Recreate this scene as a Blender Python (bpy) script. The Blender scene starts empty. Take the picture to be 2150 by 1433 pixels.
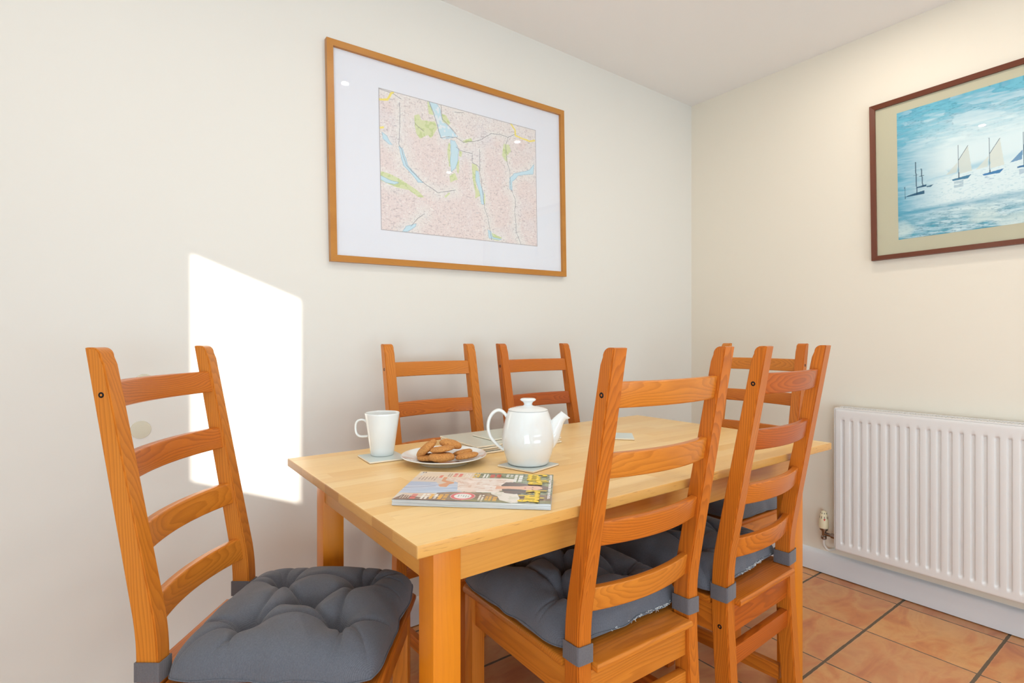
import bpy, bmesh, math, random
import numpy as np
from mathutils import Vector, Matrix, noise

scene = bpy.context.scene
COL = scene.collection
R = math.radians

# ------------------------------------------------------------------ camera
F_PX, HOR, YAW, CAM_Z = 1131.0, 713.56, R(36.458), 1.0433
cam_d = bpy.data.cameras.new('camera')
cam = bpy.data.objects.new('camera', cam_d)
COL.objects.link(cam)
cam_d.sensor_fit = 'HORIZONTAL'
cam_d.sensor_width = 36.0
cam_d.lens = 36.0 * F_PX / 2150.0
cam_d.shift_y = (HOR - 716.5) / 2150.0
cam_d.clip_start = 0.02
cam.location = (0, 0, CAM_Z)
cam.rotation_euler = (R(90), 0, -YAW)
scene.camera = cam

# ------------------------------------------------------------------ world, sun, added fill light, exposure
scene.view_settings.view_transform = 'Standard'
scene.view_settings.look = 'None'
scene.view_settings.gamma = 1.0
scene.view_settings.use_curve_mapping = False
scene.view_settings.exposure = 0.07
world = bpy.data.worlds.new('sky')
scene.world = world
world.use_nodes = True
world.node_tree.nodes['Background'].inputs[0].default_value = (0.62, 0.78, 1.0, 1)
world.node_tree.nodes['Background'].inputs[1].default_value = 1.6

def light(name, kind, loc, direction, energy, color, **kw):
    d = bpy.data.lights.new(name, kind)
    d.energy = energy
    d.color = color
    for k, v in kw.items():
        setattr(d, k, v)
    o = bpy.data.objects.new(name, d)
    COL.objects.link(o)
    o.location = loc
    o.rotation_euler = Vector(direction).to_track_quat('-Z', 'Y').to_euler()
    return o

SUN_DIR = (1.0, 1.0, -0.395)
light('sun', 'SUN', (-4, -4, 4), SUN_DIR, 8.0, (1.0, 0.95, 0.87), angle=R(0.5))
# added unseen fill lights, set in front of the added blinds behind the camera
light('added_fill_light', 'AREA', (0.7, -2.52, 1.12), (0, 1, 0.42), 60.0, (0.65, 0.855, 1.0), shape='RECTANGLE', size=2.4, size_y=1.9)
light('added_fill_light', 'AREA', (-1.22, -1.1, 1.12), (1, 0.08, 0.50), 70.0, (0.65, 0.855, 1.0), shape='RECTANGLE', size=1.3, size_y=1.9)

# ------------------------------------------------------------------ room dimensions
XW, YW, H = 2.5667, 1.8056, 2.333
XL, YB = -1.30, -2.60

# ------------------------------------------------------------------ helpers
def link(o, parent=None):
    COL.objects.link(o)
    if parent is not None:
        o.parent = parent
    return o

def tag(o, label=None, cat=None, group=None, kind=None):
    if label: o['label'] = label
    if cat: o['category'] = cat
    if group: o['group'] = group
    if kind: o['kind'] = kind
    return o

def empty(name, loc=(0, 0, 0), rz=0.0):
    o = bpy.data.objects.new(name, None)
    o.empty_display_size = 0.05
    o.location = loc
    o.rotation_euler = (0, 0, rz)
    return link(o)

def finish(name, bm, mats, parent=None, smooth=40, grain=None, seed=0):
    """bmesh -> object. grain=(origin, along, a, b): local frame of the timber stored per vertex."""
    bmesh.ops.recalc_face_normals(bm, faces=bm.faces[:])
    me = bpy.data.meshes.new(name)
    bm.to_mesh(me)
    bm.free()
    if not isinstance(mats, (list, tuple)):
        mats = [mats]
    for m in mats:
        me.materials.append(m)
    if smooth:
        me.shade_smooth()
        me.set_sharp_from_angle(angle=R(smooth))
    if grain:
        rr = random.Random(seed)
        org, al, a, b = [Vector(v) for v in grain]
        off = (rr.uniform(0, 50), rr.uniform(0.012, 0.05) * rr.choice((-1, 1)), rr.uniform(0.01, 0.05) * rr.choice((-1, 1)))
        co = np.empty(len(me.vertices) * 3)
        me.vertices.foreach_get('co', co)
        co = co.reshape(-1, 3) - np.array(org)
        g = np.stack([co @ np.array(al) + off[0], co @ np.array(a) + off[1], co @ np.array(b) + off[2]], 1)
        at = me.attributes.new('grain', 'FLOAT_VECTOR', 'POINT')
        at.data.foreach_set('vector', g.ravel())
    o = bpy.data.objects.new(name, me)
    return link(o, parent)

def add_box(bm, x0, x1, y0, y1, z0, z1, bev=0.0, seg=2, mi=0):
    vs = [bm.verts.new((x, y, z)) for x in (x0, x1) for y in (y0, y1) for z in (z0, z1)]
    fs = [(0, 1, 3, 2), (4, 6, 7, 5), (0, 4, 5, 1), (2, 3, 7, 6), (0, 2, 6, 4), (1, 5, 7, 3)]
    faces = [bm.faces.new([vs[i] for i in f]) for f in fs]
    for f in faces: f.material_index = mi
    if bev > 0:
        es = list({e for f in faces for e in f.edges})
        r = bmesh.ops.bevel(bm, geom=es, offset=bev, segments=seg, affect='EDGES', profile=0.6)
        for f in r['faces']: f.material_index = mi
    return faces

def box_obj(name, dims, mat, parent=None, bev=0.0, grain=None, seed=0, seg=2):
    bm = bmesh.new()
    add_box(bm, *dims, bev=bev, seg=seg)
    return finish(name, bm, mat, parent, grain=grain, seed=seed)

def prism(bm, pts, axis, lo, hi, bev=0.0, seg=2, mi=0):
    """polygon (2D pts) extruded along axis 0/1/2 between lo and hi"""
    def mk(p, t):
        q = [p[0], p[1]]
        q.insert(axis, t)
        return bm.verts.new(q)
    a = [mk(p, lo) for p in pts]
    b = [mk(p, hi) for p in pts]
    faces = [bm.faces.new(a), bm.faces.new(b[::-1])]
    n = len(pts)
    for i in range(n):
        faces.append(bm.faces.new([a[i], b[i], b[(i + 1) % n], a[(i + 1) % n]]))
    for f in faces: f.material_index = mi
    if bev > 0:
        es = [e for e in {e for f in faces for e in f.edges} if e.calc_face_angle(0) > R(25)]
        bmesh.ops.recalc_face_normals(bm, faces=faces)
        bmesh.ops.bevel(bm, geom=es, offset=bev, segments=seg, affect='EDGES', profile=0.6)

def lathe(bm, prof, seg=64, center=(0, 0, 0), mi=0):
    rings = []
    cx, cy, cz = center
    for r, z in prof:
        if r < 1e-6:
            rings.append([bm.verts.new((cx, cy, cz + z))])
        else:
            rings.append([bm.verts.new((cx + r * math.cos(2 * math.pi * k / seg), cy + r * math.sin(2 * math.pi * k / seg), cz + z)) for k in range(seg)])
    for A, B_ in zip(rings, rings[1:]):
        for k in range(seg):
            k2 = (k + 1) % seg
            if len(A) == 1 and len(B_) == 1: continue
            if len(A) == 1: f = bm.faces.new([A[0], B_[k], B_[k2]])
            elif len(B_) == 1: f = bm.faces.new([A[k], B_[0], A[k2]])
            else: f = bm.faces.new([A[k], B_[k], B_[k2], A[k2]])
            f.material_index = mi

def spline(pts, n=8):
    """Catmull-Rom through tuples of any dimension"""
    P = [np.array(p, float) for p in pts]
    P = [2 * P[0] - P[1]] + P + [2 * P[-1] - P[-2]]
    out = []
    for i in range(1, len(P) - 2):
        for k in range(n):
            t = k / n
            out.append(0.5 * ((2 * P[i]) + (-P[i-1] + P[i+1]) * t + (2*P[i-1] - 5*P[i] + 4*P[i+1] - P[i+2]) * t*t + (-P[i-1] + 3*P[i] - 3*P[i+1] + P[i+2]) * t**3))
    out.append(P[-2])
    return out

def tube(bm, path, radii, seg=16, flat=1.0, caps=True, mi=0, up=(0, 1, 0)):
    """swept tube; flat scales the radius along 'up'"""
    n = len(path)
    path = [Vector(p) for p in path]
    up = Vector(up)
    rings = []
    for i, p in enumerate(path):
        t = (path[min(i + 1, n - 1)] - path[max(i - 1, 0)]).normalized()
        s = t.cross(up).normalized()
        u = s.cross(t).normalized()
        r = radii[i] if hasattr(radii, '__len__') else radii
        rings.append([bm.verts.new(p + s * (r * math.cos(2 * math.pi * k / seg)) + u * (r * flat * math.sin(2 * math.pi * k / seg))) for k in range(seg)])
    for A, B_ in zip(rings, rings[1:]):
        for k in range(seg):
            bm.faces.new([A[k], A[(k + 1) % seg], B_[(k + 1) % seg], B_[k]]).material_index = mi
    if caps:
        bm.faces.new(rings[0][::-1]).material_index = mi
        bm.faces.new(rings[-1]).material_index = mi
    return rings

# ------------------------------------------------------------------ materials
def srgb(r, g, b):
    f = lambda c: (c / 255 / 12.92) if c / 255 <= 0.04045 else ((c / 255 + 0.055) / 1.055) ** 2.4
    return (f(r), f(g), f(b), 1)

class NT:
    def __init__(s, name):
        s.m = bpy.data.materials.new(name)
        s.m.use_nodes = True
        s.t = s.m.node_tree
        s.b = s.t.nodes['Principled BSDF']
    def n(s, typ, ins=None, **kw):
        x = s.t.nodes.new(typ)
        for k, v in kw.items(): setattr(x, k, v)
        for k, v in (ins or {}).items(): s.set(x.inputs[k], v)
        return x
    def set(s, sock, v):
        if isinstance(v, bpy.types.NodeSocket): s.t.links.new(v, sock)
        elif isinstance(v, bpy.types.Node): s.t.links.new(v.outputs[0], sock)
        else: sock.default_value = v
    def math(s, op, a, b=None, c=None):
        x = s.n('ShaderNodeMath', operation=op)
        s.set(x.inputs[0], a)
        if b is not None: s.set(x.inputs[1], b)
        if c is not None: s.set(x.inputs[2], c)
        return x.outputs[0]
    def mix(s, f, a, b, mode='MIX'):
        x = s.n('ShaderNodeMix', data_type='RGBA', blend_type=mode)
        s.set(x.inputs[0], f); s.set(x.inputs[6], a); s.set(x.inputs[7], b)
        return x.outputs[2]
    def ramp(s, f, stops):
        x = s.n('ShaderNodeValToRGB')
        e = x.color_ramp.elements
        while len(e) > 1: e.remove(e[-1])
        e[0].position, e[0].color = stops[0]
        for p, c in stops[1:]:
            q = e.new(p); q.color = c
        s.set(x.inputs[0], f)
        return x.outputs[0]
    def noise(s, vec, scale, detail=3, rough=0.5, dist=0.0):
        x = s.n('ShaderNodeTexNoise')
        if vec is not None: s.set(x.inputs['Vector'], vec)
        x.inputs['Scale'].default_value = scale
        x.inputs['Detail'].default_value = detail
        x.inputs['Roughness'].default_value = rough
        x.inputs['Distortion'].default_value = dist
        return x.outputs[0]
    def bump(s, h, strength, dist=0.001):
        x = s.n('ShaderNodeBump')
        x.inputs['Strength'].default_value = strength
        x.inputs['Distance'].default_value = dist
        s.set(x.inputs['Height'], h)
        s.set(s.b.inputs['Normal'], x.outputs[0])
        return x
    def vmul(s, v, k):
        x = s.n('ShaderNodeVectorMath', operation='MULTIPLY')
        s.set(x.inputs[0], v); x.inputs[1].default_value = k
        return x.outputs[0]
    def p(s, **kw):
        for k, v in kw.items():
            s.set(s.b.inputs[k.replace('_', ' ')], v)

def simple(name, col, rough=0.5, **kw):
    t = NT(name)
    t.p(Base_Color=col, Roughness=rough, **kw)
    return t.m

def mat_paint(name, col, rough=0.6, bump=0.08):
    t = NT(name)
    g = t.n('ShaderNodeNewGeometry')
    n1 = t.noise(g.outputs['Position'], 2.2, 3)
    c = t.mix(t.math('MULTIPLY', n1, 0.06), col, tuple(x * 0.8 for x in col[:3]) + (1,))
    t.p(Base_Color=c, Roughness=rough)
    n2 = t.noise(g.outputs['Position'], 160, 4, 0.6)
    n3 = t.noise(g.outputs['Position'], 14, 2, 0.5)
    t.bump(t.math('ADD', n2, t.math('MULTIPLY', n3, 3.0)), bump, 0.0015)
    return t.m

def mat_pine(name, light_c, mid_c, dark_c, rings=210.0, strength=1.0, rough=0.32):
    """varnished softwood: growth rings around an off-centre pith, running along the stored grain direction"""
    t = NT(name)
    at = t.n('ShaderNodeAttribute', attribute_name='grain')
    v = at.outputs['Vector']
    sep = t.n('ShaderNodeSeparateXYZ', {0: v})
    long = t.vmul(v, (1.3, 9, 9))
    w1 = t.n('ShaderNodeTexNoise', {'Vector': long}); w1.inputs['Scale'].default_value = 1.6; w1.inputs['Detail'].default_value = 2
    sepw = t.n('ShaderNodeSeparateColor', {0: w1.outputs[1]})
    wa = t.math('MULTIPLY', t.math('SUBTRACT', sepw.outputs[0], 0.5), 0.045)
    wb = t.math('MULTIPLY', t.math('SUBTRACT', sepw.outputs[1], 0.5), 0.045)
    a = t.math('ADD', sep.outputs[1], wa)
    b = t.math('ADD', sep.outputs[2], wb)
    rad = t.math('SQRT', t.math('ADD', t.math('MULTIPLY', a, a), t.math('MULTIPLY', b, b)))
    fine = t.noise(t.vmul(v, (6, 120, 120)), 1.0, 3)
    ph = t.math('ADD', t.math('MULTIPLY', rad, rings), t.math('MULTIPLY', fine, 0.35))
    saw = t.math('FRACT', ph)
    late = t.math('MULTIPLY', t.math('POWER', saw, 2.2), t.math('SUBTRACT', 1.0, t.math('POWER', saw, 14.0)))
    broad = t.noise(t.vmul(v, (1.2, 14, 14)), 1.3, 2)
    base = t.mix(broad, light_c, mid_c)
    fib = t.noise(t.vmul(v, (22, 700, 700)), 1.0, 2)
    base = t.mix(t.math('MULTIPLY', t.math('SUBTRACT', fib, 0.35), 0.35), base, dark_c)
    col = t.mix(t.math('MULTIPLY', late, 0.62 * strength), base, dark_c)
    # knots
    vo = t.n('ShaderNodeTexVoronoi', {'Vector': t.vmul(v, (3.2, 5.0, 5.0))}, feature='F1')
    vo.inputs['Scale'].default_value = 1.0
    k = t.ramp(vo.outputs['Distance'], [(0.0, (1, 1, 1, 1)), (0.022, (0.8, 0.8, 0.8, 1)), (0.04, (0.3, 0.3, 0.3, 1)), (0.05, (0, 0, 0, 1))])
    col = t.mix(t.math('MULTIPLY', k, 0.85), col, tuple(x * 0.3 for x in dark_c[:3]) + (1,))
    t.p(Base_Color=col, Roughness=rough)
    t.b.inputs['Coat Weight'].default_value = 0.08
    t.b.inputs['Coat Roughness'].default_value = 0.22
    t.b.inputs['Specular IOR Level'].default_value = 0.38
    t.bump(t.math('ADD', late, fib), 0.12, 0.0006)
    return t.m

PINE = mat_pine('orange_pine', srgb(216, 126, 38), srgb(198, 102, 24), srgb(134, 56, 9))
PINE_L = mat_pine('golden_pine', srgb(222, 140, 50), srgb(206, 116, 32), srgb(150, 72, 14), strength=0.85)
PINE_D = mat_pine('amber_pine', srgb(198, 102, 28), srgb(178, 80, 17), srgb(114, 43, 7))
OAK = mat_pine('golden_oak', srgb(205, 142, 62), srgb(186, 120, 44), srgb(140, 82, 28), rings=420, strength=0.5)
MAHOG = mat_pine('red_brown_hardwood', srgb(122, 62, 34), srgb(96, 46, 26), srgb(58, 24, 14), rings=380, strength=0.6, rough=0.4)
APRONWOOD = mat_pine('pale_honey_beech', srgb(226, 162, 78), srgb(212, 142, 58), srgb(184, 112, 40), rings=120, strength=0.3)
LEGWOOD = mat_pine('honey_beech', srgb(228, 140, 30), srgb(216, 120, 14), srgb(184, 92, 10), rings=120, strength=0.3)

def mat_butcher(name, edge=False):
    """finger-jointed staves glued into a board; staves run along local X"""
    t = NT(name)
    tc = t.n('ShaderNodeTexCoord')
    o = tc.outputs['Object']
    sp = t.n('ShaderNodeSeparateXYZ', {0: o})
    row = t.math('FLOOR', t.math('DIVIDE', sp.outputs[1], 0.043))
    wn = t.n('ShaderNodeTexWhiteNoise', {'W': row}, noise_dimensions='1D')
    sx = t.math('ADD', sp.outputs[0], t.math('MULTIPLY', wn.outputs[0], 0.9))
    colm = t.math('FLOOR', t.math('DIVIDE', sx, 0.37))
    cx = t.n('ShaderNodeCombineXYZ', {0: row, 1: colm, 2: 0.0})
    w2 = t.n('ShaderNodeTexWhiteNoise', {'Vector': cx.outputs[0]}, noise_dimensions='3D')
    base = t.ramp(w2.outputs[0], [(0.0, srgb(238, 192, 120)), (0.35, srgb(243, 203, 136)), (0.7, srgb(247, 212, 150)), (1.0, srgb(232, 184, 110))])
    off = t.n('ShaderNodeVectorMath', {0: t.vmul(o, (2.4, 34, 34)), 1: t.vmul(w2.outputs[1], (40, 40, 40))}, operation='ADD')
    g = t.noise(off.outputs[0], 1.0, 4, 0.55, 0.6)
    col = t.mix(t.math('MULTIPLY', t.math('SUBTRACT', g, 0.3), 0.5), base, srgb(214, 160, 90))
    off2 = t.n('ShaderNodeVectorMath', {0: t.vmul(o, (14, 260, 260)), 1: w2.outputs[1]}, operation='ADD')
    f = t.noise(off2.outputs[0], 1.0, 2)
    fl = t.ramp(f, [(0.0, (0, 0, 0, 1)), (0.64, (0, 0, 0, 1)), (0.74, (1, 1, 1, 1))])
    col = t.mix(t.math('MULTIPLY', fl, 0.3), col, srgb(176, 116, 52))
    wear = t.noise(o, 5.5, 3)
    t.p(Base_Color=col, Roughness=t.math('ADD', t.math('MULTIPLY', wear, 0.2), 0.26))
    t.bump(g, 0.05, 0.0005)
    return t.m
BUTCHER = mat_butcher('maple_staves')
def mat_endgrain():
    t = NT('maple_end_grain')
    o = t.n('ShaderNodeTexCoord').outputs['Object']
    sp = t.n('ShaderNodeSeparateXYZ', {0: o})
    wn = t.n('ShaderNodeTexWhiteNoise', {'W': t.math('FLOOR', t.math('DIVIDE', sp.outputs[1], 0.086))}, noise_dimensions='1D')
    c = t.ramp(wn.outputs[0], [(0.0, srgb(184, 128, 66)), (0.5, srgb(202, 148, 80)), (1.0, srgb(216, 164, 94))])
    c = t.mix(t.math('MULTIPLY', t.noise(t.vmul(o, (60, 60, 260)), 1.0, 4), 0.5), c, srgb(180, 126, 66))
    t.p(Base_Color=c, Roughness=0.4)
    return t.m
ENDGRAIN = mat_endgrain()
EDGEW = NT('shaded_maple_edge')  # long tabletop edges: shade put into the colour, darker than the top
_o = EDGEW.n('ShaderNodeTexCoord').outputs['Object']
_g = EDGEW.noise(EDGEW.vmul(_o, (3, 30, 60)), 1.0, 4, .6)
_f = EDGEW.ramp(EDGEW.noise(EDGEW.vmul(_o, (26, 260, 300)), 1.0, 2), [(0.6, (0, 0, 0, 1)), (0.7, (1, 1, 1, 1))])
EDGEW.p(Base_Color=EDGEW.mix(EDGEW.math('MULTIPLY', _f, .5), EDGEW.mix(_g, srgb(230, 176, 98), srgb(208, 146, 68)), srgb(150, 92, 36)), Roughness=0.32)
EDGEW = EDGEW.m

def mat_fabric(name, c1, c2):
    t = NT(name)
    tc = t.n('ShaderNodeTexCoord')
    o = tc.outputs['Object']
    sp = t.n('ShaderNodeSeparateXYZ', {0: o})
    k = 2 * math.pi / 0.0026
    sa = t.math('SINE', t.math('MULTIPLY', sp.outputs[0], k))
    sb = t.math('SINE', t.math('MULTIPLY', sp.outputs[1], k))
    w = t.math('MULTIPLY', sa, sb)
    n = t.noise(o, 420, 2)
    n2 = t.noise(o, 9, 3)
    wv = t.math('ADD', t.math('MULTIPLY', w, 0.25), t.math('MULTIPLY', n, 0.7))
    c = t.mix(wv, c1, c2)
    c = t.mix(t.math('MULTIPLY', n2, 0.25), c, tuple(x * 0.75 for x in c1[:3]) + (1,))
    t.p(Base_Color=c, Roughness=0.92)
    t.b.inputs['Sheen Weight'].default_value = 0.2
    t.b.inputs['Sheen Roughness'].default_value = 0.5
    t.bump(t.math('ADD', w, n), 0.35, 0.0006)
    return t.m
FABRIC = mat_fabric('slate_grey_weave', srgb(84, 86, 93), srgb(126, 128, 137))
STRAP = mat_fabric('grey_webbing', srgb(90, 86, 89), srgb(126, 120, 122))

WALL = mat_paint('cream_wall_paint', srgb(233, 229, 221), 0.62, 0.04)
WALL_R = mat_paint('cream_wall_paint_warm', srgb(239, 229, 212), 0.62)
CEIL = mat_paint('ceiling_paint', srgb(247, 244, 241), 0.7)
TRIM = mat_paint('white_gloss_trim', srgb(228, 226, 226), 0.3, 0.02)
RADW = mat_paint('white_radiator_enamel', srgb(236, 232, 228), 0.28, 0.01)
CERAMIC = simple('white_glazed_ceramic', srgb(238, 240, 238), 0.08)
CERAMIC.node_tree.nodes['Principled BSDF'].inputs['Coat Weight'].default_value = 0.6
CERAMIC.node_tree.nodes['Principled BSDF'].inputs['Coat Roughness'].default_value = 0.03
DARK = simple('dark_interior', srgb(26, 24, 24), 0.6)
SCREW = simple('black_steel_screw', srgb(34, 34, 38), 0.35, Metallic=0.7)
CHROME = simple('worn_chrome', srgb(150, 140, 132), 0.25, Metallic=1.0)
VALVE = simple('cream_valve_plastic', srgb(240, 226, 190), 0.4)
REDM = simple('red_print', srgb(214, 60, 44), 0.5)
WHITE_PAINT_PIPE = simple('white_painted_pipe', srgb(226, 218, 208), 0.4)
CORK = simple('pale_board_edge', srgb(252, 242, 222), 0.7)
CORKLINE = simple('dark_board_backing', srgb(140, 108, 82), 0.8)
SAGE = NT('sage_grey_laminate')
_tc = SAGE.n('ShaderNodeTexCoord')
SAGE.p(Base_Color=SAGE.mix(SAGE.noise(_tc.outputs['Object'], 40, 2), srgb(196, 200, 186), srgb(206, 210, 198)), Roughness=0.3)
SAGE = SAGE.m
BLUESAGE = simple('pale_blue_grey_laminate', srgb(204, 214, 210), 0.28)
MATBOARD = simple('white_mount_board', srgb(232, 233, 240), 0.8)
GREENMAT = simple('sage_mount_board', srgb(198, 192, 164), 0.8)
BLIND = simple('white_blind_fabric', srgb(235, 235, 235), 0.9)
PAGES = NT('magazine_page_edges')
_tc = PAGES.n('ShaderNodeTexCoord')
_s = PAGES.n('ShaderNodeSeparateXYZ', {0: _tc.outputs['Object']})
PAGES.p(Base_Color=PAGES.ramp(PAGES.noise(PAGES.vmul(_tc.outputs['Object'], (6, 6, 1400)), 1.0, 2), [(0.3, srgb(176, 172, 172)), (0.5, srgb(226, 224, 222)), (0.62, srgb(196, 204, 206)), (0.7, srgb(238, 236, 232))]), Roughness=0.5)
PAGES = PAGES.m
THREAD = simple('white_frayed_thread', srgb(232, 232, 228), 0.9)

def mat_glass(name, tint=(1, 1, 1, 1), ior=1.5):
    t = NT(name)
    t.t.nodes.remove(t.b)
    out = [n for n in t.t.nodes if n.type == 'OUTPUT_MATERIAL'][0]
    tr = t.n('ShaderNodeBsdfTransparent', {'Color': tint})
    gl = t.n('ShaderNodeBsdfGlossy', {'Roughness': 0.0})
    fr = t.n('ShaderNodeFresnel', {'IOR': ior})
    bf = t.n('ShaderNodeNewGeometry')
    ff = t.math('MULTIPLY', fr.outputs[0], t.math('SUBTRACT', 1.0, bf.outputs['Backfacing']))
    mx = t.n('ShaderNodeMixShader', {0: ff, 1: tr.outputs[0], 2: gl.outputs[0]})
    t.t.links.new(mx.outputs[0], out.inputs[0])
    return t.m
GLASS = mat_glass('picture_glass')
PANE = mat_glass('window_glass', ior=1.2)
CLEARP = NT('yellowed_clear_rubber')
CLEARP.p(Base_Color=srgb(250, 242, 218), Roughness=0.5, Alpha=0.38)
CLEARP = CLEARP.m

def mat_tiles():
    t = NT('terracotta_tiles')
    g = t.n('ShaderNodeNewGeometry')
    sp = t.n('ShaderNodeSeparateXYZ', {0: g.outputs['Position']})
    P = 0.3175
    ux = t.math('DIVIDE', t.math('SUBTRACT', sp.outputs[0], 2.172 - 10 * P), P)
    uy = t.math('DIVIDE', t.math('SUBTRACT', sp.outputs[1], 0.8045 - 20 * P), P)
    wob = t.math('MULTIPLY', t.math('SUBTRACT', t.noise(g.outputs['Position'], 30, 2), 0.5), 0.012)
    def dist(u):
        f = t.math('FRACT', u)
        return t.math('ADD', t.math('MINIMUM', f, t.math('SUBTRACT', 1.0, f)), wob)
    dx, dy = dist(ux), dist(uy)
    gx = t.math('LESS_THAN', dx, 0.0085)
    gy = t.math('LESS_THAN', dy, 0.0145)
    gr = t.math('MAXIMUM', gx, gy)
    cell = t.n('ShaderNodeCombineXYZ', {0: t.math('FLOOR', ux), 1: t.math('FLOOR', uy), 2: 0.0})
    wn = t.n('ShaderNodeTexWhiteNoise', {'Vector': cell.outputs[0]}, noise_dimensions='3D')
    off = t.n('ShaderNodeVectorMath', {0: g.outputs['Position'], 1: t.vmul(wn.outputs[1], (7, 7, 7))}, operation='ADD')
    n1 = t.noise(t.vmul(off.outputs[0], (1.0, 2.2, 1)), 4.5, 4, 0.55, 0.8)
    n2 = t.noise(off.outputs[0], 26, 4, 0.6)
    base = t.ramp(n1, [(0.25, srgb(200, 120, 74)), (0.42, srgb(228, 152, 92)), (0.55, srgb(236, 176, 112)), (0.72, srgb(222, 144, 92))])
    base = t.mix(t.math('MULTIPLY', wn.outputs[0], 0.4), base, srgb(186, 112, 84))
    base = t.mix(t.math('MULTIPLY', n2, 0.3), base, srgb(152, 88, 56))
    # paler worn arris beside the joint
    rim = t.math('MAXIMUM', t.math('LESS_THAN', dx, 0.0165), t.math('LESS_THAN', dy, 0.022))
    base = t.mix(t.math('MULTIPLY', rim, 0.25), base, srgb(212, 168, 130))
    gc = t.mix(n2, srgb(88, 72, 56), srgb(122, 104, 82))
    t.p(Base_Color=t.mix(gr, base, gc), Roughness=t.math('ADD', t.math('MULTIPLY', gr, 0.4), 0.34))
    h = t.math('SUBTRACT', t.math('MULTIPLY', n1, 0.3), gr)
    t.bump(h, 0.5, 0.002)
    return t.m
TILES = mat_tiles()

def mat_vcol(name, rough=0.5, coat=0.0, spec=0.5):
    t = NT(name)
    a = t.n('ShaderNodeVertexColor', layer_name='ink')
    t.p(Base_Color=a.outputs[0], Roughness=rough)
    t.b.inputs['Coat Weight'].default_value = coat
    t.b.inputs['Specular IOR Level'].default_value = spec
    return t.m
PRINT = mat_vcol('printed_paper', 0.8, spec=0.2)
COVERM = mat_vcol('glossy_cover', 0.3, 0.3)

# ------------------------------------------------------------------ setting
box_obj('floor', (XL - .1, XW + .1, YB - .1, YW + .1, -0.08, 0.0), TILES)['kind'] = 'structure'
box_obj('ceiling', (XL - .1, XW + .1, YB - .1, YW + .1, H, H + 0.08), CEIL)['kind'] = 'structure'
box_obj('wall_left', (XL - .1, XW + .1, YW, YW + .1, 0, H), WALL)['kind'] = 'structure'
box_obj('wall_right', (XW, XW + .1, YB - .1, YW, 0, H), WALL_R)['kind'] = 'structure'
box_obj('wall_back', (XL - .1, XW, YB - .1, YB, 0, H), WALL)['kind'] = 'structure'
# side wall with the small opening that lets the sun in
OY0, OY1 = 0.0050, 0.3270
OZ0, OZ1 = 1.221, 1.884
bm = bmesh.new()
T = XL - 0.02
add_box(bm, T, XL, YB, OY0, 0, H); add_box(bm, T, XL, OY1, YW, 0, H)
add_box(bm, T, XL, OY0, OY1, 0, OZ0); add_box(bm, T, XL, OY0, OY1, OZ1, H)
finish('wall_side', bm, WALL, smooth=0)['kind'] = 'structure'
bm = bmesh.new()
for a in ((OY0 - .04, OY0, OZ0 - .04, OZ1 + .04), (OY1, OY1 + .04, OZ0 - .04, OZ1 + .04), (OY0, OY1, OZ0 - .04, OZ0), (OY0, OY1, OZ1, OZ1 + .04)):
    add_box(bm, XL, XL + .004, *a)
w1 = finish('window_1', bm, TRIM, smooth=0); w1['kind'] = 'structure'
box_obj('window_pane', (XL - .012, XL - .009, OY0, OY1, OZ0, OZ1), PANE, w1)
# added frames and blinds on solid walls behind camera, backing for the fill lights
bm = bmesh.new(); add_box(bm, -0.55, 1.95, YB, YB + .03, 0.06, 2.16, 0.004)
w2 = finish('added_window_2', bm, TRIM, smooth=0); w2['kind'] = 'structure'
box_obj('added_blind', (-0.5, 1.9, YB + .03, YB + .04, 0.10, 2.12), BLIND, w2)
bm = bmesh.new(); add_box(bm, XL, XL + .03, -1.8, -0.4, 0.06, 2.16, 0.004)
w3 = finish('added_window_3', bm, TRIM, smooth=0); w3['kind'] = 'structure'
box_obj('added_blind', (XL + .03, XL + .04, -1.75, -0.45, 0.10, 2.12), BLIND, w3)

def skirting(name, axis, wall, lo, hi, sgn):
    bm = bmesh.new()
    p = [(0, 0.004), (0.018, 0.004), (0.018, 0.078), (0.015, 0.088), (0.009, 0.095), (0.0, 0.0985)]
    pts = [(wall + sgn * a, z) for a, z in p]
    prism(bm, pts, 1 if axis == 'y' else 0, lo, hi)
    o = finish(name, bm, TRIM, smooth=50)
    o['kind'] = 'structure'
skirting('baseboard_right', 'y', XW, YB, YW, -1)
skirting('baseboard_left', 'x', YW, XL, XW - 0.018, -1)

# recessed downlights (their reflections show in both picture glasses)
SPOTS = [(0.93, 0.92), (2.10, 0.80), (2.06, -0.02), (0.93, -0.10), (-0.25, 0.90), (-0.25, -0.15)]
for i, (x, y) in enumerate(SPOTS):
    t = empty('ceiling_downlight', (x, y, H))
    where = ['above the middle of the table', 'above the far end of the table near the radiator wall', 'beside the radiator wall', 'just ahead of the camera',
             'above the near end chair by the long wall', 'over the camera near the side window'][i]
    tag(t, 'small round recessed ceiling downlight ' + where, 'ceiling light', 'recessed ceiling downlights')
    bm = bmesh.new(); lathe(bm, [(0.018, -0.001), (0.018, -0.004), (0.030, -0.006), (0.041, -0.004), (0.043, -0.0002), (0.043, 0.0)], 32)
    finish('bezel', bm, TRIM, t)
    em = simple('lit_lamp_face', (1, 1, 1, 1), 0.5)
    em.node_tree.nodes['Principled BSDF'].inputs['Emission Color'].default_value = (1, 0.86, 0.68, 1)
    em.node_tree.nodes['Principled BSDF'].inputs['Emission Strength'].default_value = 14
    bm = bmesh.new(); lathe(bm, [(0.0, -0.0025), (0.018, -0.0025), (0.018, -0.0005), (0.0, -0.0005)], 24)
    finish('lamp_face', bm, em, t)
    light('downlight_beam', 'AREA', (x, y, H - 0.008), (0, 0, -1), 2.4, (1.0, 0.92, 0.82), shape='DISK', size=0.034)

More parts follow.
